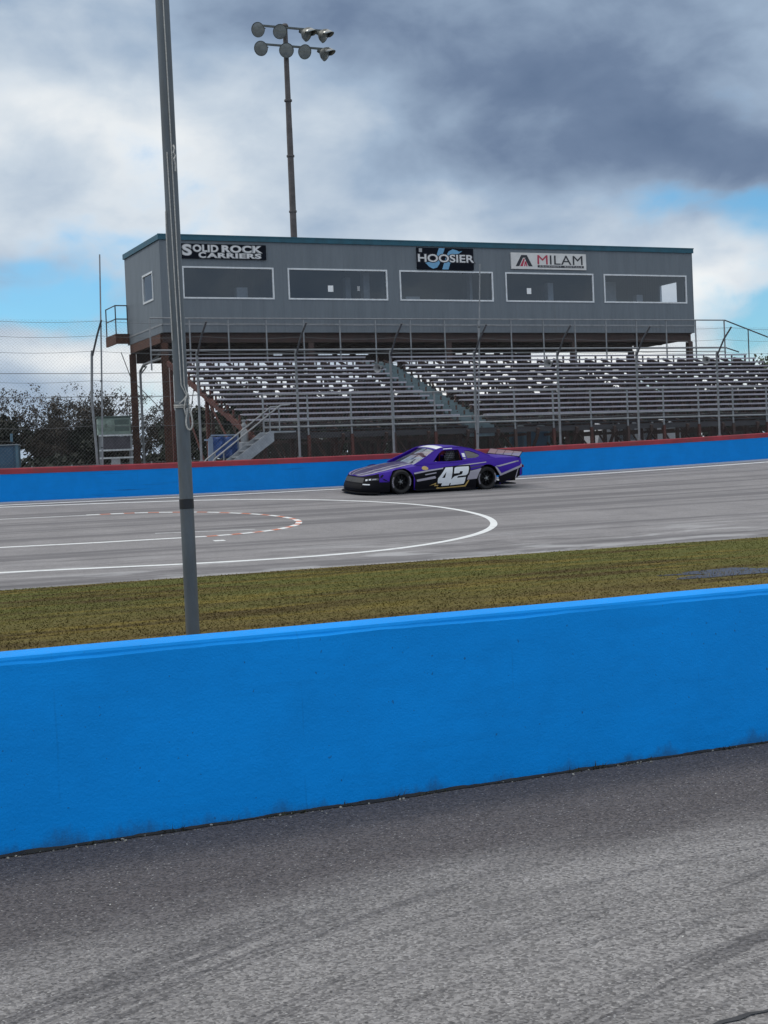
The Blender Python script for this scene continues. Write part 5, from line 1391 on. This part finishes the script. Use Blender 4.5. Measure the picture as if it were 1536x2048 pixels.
# wheels
def wheel(x, side, w_):
    y = side * .80; q = MB(); r0, r1 = .235, WR
    prof = [(r0, -w_ / 2 + .02), (r0 + .05, -w_ / 2), (r1 - .04, -w_ / 2 + .0), (r1 - .008, -w_ / 2 + .03), (r1, -w_ / 2 + .07), (r1, w_ / 2 - .07), (r1 - .008, w_ / 2 - .03), (r1 - .04, w_ / 2), (r0 + .05, w_ / 2), (r0, w_ / 2 - .02)]
    q.lathe(prof, (x, y, WR), (0, 1, 0), 36)
    ty = q.build('wheel', M_tyre, car, smooth=True)
    q = MB(); f = side * w_ / 2
    q.lathe([(.235, -w_ / 2 + .02), (.215, -w_ / 2 + .05), (.20, w_ / 2 - .10), (.222, w_ / 2 - .04), (.235, w_ / 2 - .02)], (x, y, WR), (0, side, 0), 32)
    q.lathe([(.0, w_ / 2 - .06), (.055, w_ / 2 - .06), (.07, w_ / 2 - .09), (.19, w_ / 2 - .12), (.205, w_ / 2 - .10)], (x, y, WR), (0, side, 0), 32)
    for k in range(8):
        t = 2 * math.pi * k / 8 + .2
        q.bar((x + .06 * math.cos(t), y + f - side * .075, WR + .06 * math.sin(t)), (x + .20 * math.cos(t), y + f - side * .095, WR + .20 * math.sin(t)), .03, .045, (0, 1, 0))
    q.build('rim', M_rim, ty, smooth=True, sharp=30)
    q = MB(); q.lathe([(.0, w_ / 2 - .03), (.03, w_ / 2 - .035), (.042, w_ / 2 - .06)], (x, y, WR), (0, side, 0), 14)
    for k in range(5):
        t = 2 * math.pi * k / 5; q.lathe([(.014, w_ / 2 - .08), (.014, w_ / 2 - .05), (0, w_ / 2 - .048)], (x + .062 * math.cos(t), y, WR + .062 * math.sin(t)), (0, side, 0), 6)
    q.build('hub', M_rail, ty, smooth=True)
    # raised pale lettering round the sidewall
    q = MB(); rw = random.Random(int(x * 10))
    for c0 in (.0, math.pi):
        t = c0 - .55
        while t < c0 + .40:
            dt = rw.uniform(.10, .16); y_ = y + f + side * .002
            for (ra, rb, ta, tb2) in ((.268, .312, t, t + dt * .32), (.268, .312, t + dt * .68, t + dt), (.268 + rw.choice((0, .017, .032)), 0, t, t + dt)):
                rb = rb or ra + .012
                q.add([(x + ra * math.cos(ta), y_, WR + ra * math.sin(ta)), (x + rb * math.cos(ta), y_, WR + rb * math.sin(ta)), (x + rb * math.cos(tb2), y_, WR + rb * math.sin(tb2)), (x + ra * math.cos(tb2), y_, WR + ra * math.sin(tb2))], [(0, 1, 2, 3)])
            t += dt * 1.12
    q.build('tyre_lettering', M_silver, ty, fix=False)
for ax in (AXF, AXR):
    for s in (1, -1): wheel(ax, s, .27)

# livery on the sides: thin films that follow the panels
side_idx = [i for i in range(NO) if i < NO - 1]
def side_y(x, z, off):
    if x > 1.70:      # round the nose: search the outline
        best = min(range(NO // 2, NO), key=lambda i: abs(skin_pt(i, z, 1, off).x - x) + (10 if OUT[i][1] < .02 else 0)); return skin_pt(best, z, 1, off).y
    fl = .025 * math.exp(-((x - AXF) / .42) ** 2) + .03 * math.exp(-((x - AXR) / .45) ** 2)
    zt = interp(ZTOP, x); h = (z - .1) / (zt - .1)
    y = .955 + fl - inset(max(0, min(1.0, h)), x) + off
    if x < -2.58: y -= .05 * ((-2.58 - x) / .15)
    return y
def C1(cx, cy):      # a point measured on the photograph's side view -> (x, z) on the panel
    return (1.45 - (cx - 490) / 223.0, (433 - (cx - 490) * .052 - cy) / 250.0 * 1.03 + .0)
def C6(X, Y): return C1((860 + X / 6.98 - 660) * 3.657, (880 + Y / 6.98 - 870) * 3.657)
def decal(name, poly, mat, off, conv=C1, mirror=False):
    p = [conv(*v) for v in poly]
    p = [(a_, min(b_, interp(ZTOP, a_) - .012)) for a_, b_ in p]
    return poly_mesh([p], lambda x, z: side_y(x, z, off), name, mat, car, 0)
decal('side_graphic', [(582, 400), (586, 330), (575, 292), (600, 288), (690, 270), (760, 257), (1000, 226), (1010, 240), (985, 262), (1085, 242), (1052, 290), (1046, 330), (1048, 372), (1040, 398)], M_cblack, .004)
decal('side_stripe', [(578, 284), (690, 262), (800, 245), (1000, 214), (1130, 196), (1128, 202), (1000, 222), (800, 253), (690, 272), (582, 294)], M_silver, .007)
decal('side_stripe', [(596, 332), (735, 304), (742, 318), (735, 322), (600, 346)], M_silver, .007)
decal('side_stripe', [(660, 293), (745, 277), (745, 284), (662, 300)], M_silver, .007)
decal('side_block', [(985, 268), (1085, 243), (1066, 275), (1050, 318), (975, 328), (984, 300), (972, 297)], M_silver, .007)
decal('side_stripe', [(1000, 236), (1090, 222), (1110, 226), (1000, 246)], M_dpurple, .007)
decal('lightning_stripe', [(690, 374), (748, 349), (735, 368), (762, 366), (750, 385), (960, 366), (985, 328), (992, 330), (968, 376), (745, 396), (755, 374), (728, 376), (735, 362)], M_gold, .009)
decal('lower_graphic', [(1228, 345), (1215, 300), (1245, 292), (1398, 228), (1410, 232), (1412, 284), (1300, 325), (1240, 350)], M_cblack, .004)
decal('side_stripe', [(1242, 278), (1390, 218), (1400, 206), (1410, 208), (1408, 226), (1244, 292), (1232, 296), (1190, 228), (1205, 232)], M_silver, .006)
decal('side_stripe', [(1195, 226), (1225, 220), (1380, 182), (1382, 190), (1226, 230)], M_silver, .006)
decal('side_stripe', [(1350, 306), (1372, 240), (1376, 241), (1358, 306)], M_silver, .008)
decal('fender_graphic', [(402, 352), (330, 328), (360, 300), (372, 300), (352, 322)], M_cblack, .004)
FOUR = [(165, 395), (268, 386), (236, 550), (252, 549), (244, 602), (216, 604), (206, 636), (94, 645), (104, 606), (44, 610), (40, 588), (48, 542)]
FOUR_HOLE = [(166, 452), (104, 536), (146, 533)]
TWO = [(284, 425), (292, 398), (325, 384), (496, 371), (498, 396), (478, 468), (452, 492), (332, 508), (320, 532), (446, 516), (434, 572), (418, 610), (224, 634), (236, 582), (250, 538), (284, 510), (388, 482), (406, 440), (366, 440), (352, 466), (274, 474)]
def number(loops, mat, off, name):
    p = [[C6(*v) for v in lp_] for lp_ in loops]
    p = [[(a_, min(b_, interp(ZTOP, a_) - .012)) for a_, b_ in lp_] for lp_ in p]
    return poly_mesh(p, lambda x, z: side_y(x, z, off), name, mat, car, 0)
OUTL = [(140, 390), (285, 372), (330, 366), (520, 352), (522, 400), (498, 480), (470, 515), (458, 585), (432, 630), (214, 655), (70, 668), (85, 628), (24, 632), (22, 580), (34, 530)]
number([OUTL], M_matte, .011, 'number_backing')
number([FOUR, FOUR_HOLE], M_cwhite, .015, 'number')
number([TWO], M_cwhite, .015, 'number')
decal('sticker', [(648, 242), (662, 236), (678, 238), (690, 248), (688, 258), (672, 264), (650, 262), (642, 252)], M_gold, .008)
poly_mesh([[(-.68, .99), (-.775, .985), (-.775, 1.10), (-.68, 1.10)]], lambda x, z: gh_y(x, z) + .014, 'sticker', M_cwhite, car, 0)
poly_mesh([[(-.70, .93), (-.775, .93), (-.775, .965), (-.70, .965)]], lambda x, z: gh_y(x, z) + .014, 'sticker', M_silver, car, 0)
poly_mesh([[(-.10, 1.222), (-.42, 1.235), (-.42, 1.255), (-.12, 1.245)]], lambda x, z: gh_y(x, z) + .016, 'sticker', M_cwhite, car, 0)
# nose details follow the outline of the bumper
def nose_patch(name, t0, t1, z0, z1, side, mat, off=.006, skew=0.0):
    rows = []
    n_ = 9
    for a_ in range(n_):
        t = t0 + (t1 - t0) * a_ / (n_ - 1); i_f = (NO - 31) + t * 30; i0 = int(i_f); i0 = min(i0, NO - 2); fr_ = i_f - i0
        row = []
        for b_ in range(5):
            z = z0 + (z1 - z0) * b_ / 4.0 + skew * (t - t0) / (t1 - t0)
            p = skin_pt(i0, z, side, off).lerp(skin_pt(i0 + 1, z, side, off), fr_); row.append(p)
        rows.append(row)
    q = MB(); q.grid(rows); return q.build(name, mat, car, fix=False)
for s in (1, -1):
    nose_patch('bumper_corner', .045, .25, .075, .36, s, M_cblack, .005)
    h_ = nose_patch('headlight', .25, .62, .415, .475, s, M_glassd, .006, -.035)
    for (a_, b_, c_, d_, m_) in ((.30, .40, .430, .458, M_silver), (.44, .50, .415, .455, M_cwhite), (.54, .60, .395, .440, M_cwhite)):
        o_ = nose_patch('lamp', a_, b_, c_, d_, s, m_, .010, -.008); o_.parent = h_
    nose_patch('badge_strip', .46, .66, .275, .305, s, M_cwhite, .006)  # white strip standing for the badge lettering below the headlight
nose_patch('grille', .66, .999, .16, .30, 1, M_matte, .005); nose_patch('grille', .66, .999, .16, .30, -1, M_matte, .005)
nose_patch('upper_grille', .66, .999, .335, .47, 1, M_mesh, .006); nose_patch('upper_grille', .66, .999, .335, .47, -1, M_mesh, .006)
# bonnet stripes
def bonnet(name, xt, mat, lift=.006):
    q = MB(); rows = []
    for (i, t0, t1) in xt: rows.append([top_pt(i, t0 + (t1 - t0) * k / 4.0) + Vector((0, 0, lift)) for k in range(5)])
    q.grid(rows); return q.build(name, mat, car, fix=False)
ib = [i for i in range(i_c, NO - 3)]
def lerp_(a_, b_, t): return a_ + (b_ - a_) * t
m0 = ib[0]; m1 = ib[-1]
bonnet('bonnet_panel', [(i, lerp_(.62, .80, (i - m0) / (m1 - m0)), lerp_(-.62, -.80, (i - m0) / (m1 - m0))) for i in ib], M_dpurple, .004)
for s in (1, -1):
    bonnet('bonnet_stripe', [(i, s * lerp_(.60, .78, (i - m0) / (m1 - m0)), s * lerp_(.66, .90, (i - m0) / (m1 - m0))) for i in ib], M_silver, .008)
    bonnet('bonnet_stripe', [(i, s * lerp_(.40, .34, (i - m0) / (m1 - m0)), s * lerp_(.44, .46, (i - m0) / (m1 - m0))) for i in ib if OUT[i][0] > 1.2], M_silver, .008)
q = MB(); q.hexa([(1.75, -.28, .70), (2.0, -.24, .655), (2.0, .24, .655), (1.75, .28, .70), (1.75, -.26, .735), (2.0, -.2, .68), (2.0, .2, .68), (1.75, .26, .735)]); q.build('bonnet_scoop', M_dpurple, car)
# tail: exhaust, rear bumper, lamps
q = MB(); q.tube((-2.25, .55, .25), (-2.62, .62, .27), .05); q.box(-2.74, -2.60, -.6, .6, .30, .40); q.build('exhaust', M_matte, car)
q = MB(); q.box(-2.78, -2.765, -.85, -.45, .62, .70); q.box(-2.78, -2.765, .45, .85, .62, .70); q.build('tail_light', M_cage, car)

# ------------------------------------------------------------------ driver
M_suit = paint('dark_racing_suit', (0.02, 0.02, 0.024, 1), 0.8, var=0.3, scale=10)
M_helm = car_paint('dark_helmet', (0.30, 0.31, 0.33, 1), .6)
M_visor = paint('visor', (0.35, 0.36, 0.38, 1), 0.12, var=0.1, scale=8, spec=.8)
M_glove = paint('pale_glove', (0.55, 0.53, 0.52, 1), .8, var=.15, scale=20)
mw = Matrix.LocRotScale(car.location, car.rotation_euler, None)
dv = empty('driver', mw @ Vector((-.42, .35, .42)), 0, 'driver in dark suit and helmet holding the wheel inside the purple race car', 'person')
dv.name = 'person'; dv.rotation_euler = car.rotation_euler
JP = {'pel': (0, 0, .06), 'bel': (-.06, 0, .22), 'che': (-.13, 0, .40), 'nk': (-.14, 0, .50), 'hd': (-.10, 0, .60),
      'shL': (-.10, .19, .44), 'elL': (.20, .25, .30), 'wrL': (.45, .155, .40), 'shR': (-.10, -.19, .44), 'elR': (.20, -.25, .30), 'wrR': (.45, -.155, .40),
      'hpL': (.05, .10, .03), 'knL': (.48, .16, .16), 'anL': (.86, .12, -.10), 'toL': (1.0, .12, .0), 'hpR': (.05, -.10, .03), 'knR': (.48, -.16, .16), 'anR': (.86, -.12, -.10), 'toR': (1.0, -.12, .0)}
JR = {'pel': .15, 'bel': .14, 'che': .165, 'nk': .065, 'hd': .09, 'shL': .075, 'elL': .05, 'wrL': .035, 'shR': .075, 'elR': .05, 'wrR': .035, 'hpL': .10, 'knL': .07, 'anL': .05, 'toL': .04, 'hpR': .10, 'knR': .07, 'anR': .05, 'toR': .04}
JE = [('pel', 'bel'), ('bel', 'che'), ('che', 'nk'), ('nk', 'hd'), ('che', 'shL'), ('shL', 'elL'), ('elL', 'wrL'), ('che', 'shR'), ('shR', 'elR'), ('elR', 'wrR'), ('pel', 'hpL'), ('hpL', 'knL'), ('knL', 'anL'), ('anL', 'toL'), ('pel', 'hpR'), ('hpR', 'knR'), ('knR', 'anR'), ('anR', 'toR')]
for s in ('L', 'R'):      # palm and curled fingers on the rim
    y = .155 if s == 'L' else -.155; sg2 = 1 if s == 'L' else -1
    JP['pm' + s] = (.53, y, .425); JR['pm' + s] = .03; JE.append(('wr' + s, 'pm' + s))
    for k, (dz, r_) in enumerate(((.035, .010), (.013, .011), (-.01, .010), (-.03, .008))):
        JP['f%d%s' % (k, s)] = (.60, y + sg2 * .03, .43 + dz); JR['f%d%s' % (k, s)] = r_; JE.append(('pm' + s, 'f%d%s' % (k, s)))
        JP['g%d%s' % (k, s)] = (.615, y - sg2 * .005, .432 + dz); JR['g%d%s' % (k, s)] = r_ * .9; JE.append(('f%d%s' % (k, s), 'g%d%s' % (k, s)))
    JP['th' + s] = (.57, y - sg2 * .04, .455); JR['th' + s] = .011; JE.append(('pm' + s, 'th' + s))
names = list(JP); me = bpy.data.meshes.new('body'); me.from_pydata([JP[n_] for n_ in names], [(names.index(a_), names.index(b_)) for a_, b_ in JE], [])
bo = bpy.data.objects.new('body', me); COL.objects.link(bo); bo.parent = dv; me.materials.append(M_suit)
sk = bo.modifiers.new('skin', 'SKIN')
for i, n_ in enumerate(names):
    sv = me.skin_vertices[0].data[i]; sv.radius = (JR[n_], JR[n_]); sv.use_root = (n_ == 'pel')
bo.modifiers.new('sub', 'SUBSURF').render_levels = 2
q = MB(); c = Vector((-.085, 0, .625))
q.lathe([(.0, .165), (.06, .155), (.11, .115), (.138, .05), (.142, -.02), (.135, -.08), (.12, -.13), (.10, -.15)], c, (0, 0, 1), 22); q.lathe([(.02, .165), (.09, .15), (.11, .10), (.10, .06)], c + Vector((0, 0, -.08)), (1, 0, -.15), 16)
hl = q.build('helmet', M_helm, dv, smooth=True)
q = MB(); rows = []
for i in range(11):
    t = -1.1 + 2.2 * i / 10; rows.append([c + Vector((.147 * math.cos(t), .147 * math.sin(t), z)) for z in (-.045, -.01, .03, .055)])
q.grid(rows); q.build('visor', M_visor, hl, smooth=True)
for s in (1, -1):
    q = MB(); q.lathe([(.036, -.05), (.042, .0), (.038, .05), (.03, .06)], (.475, s * .155, .408), (.9, 0, .3), 10); q.build('glove_cuff', M_glove, dv, smooth=True)
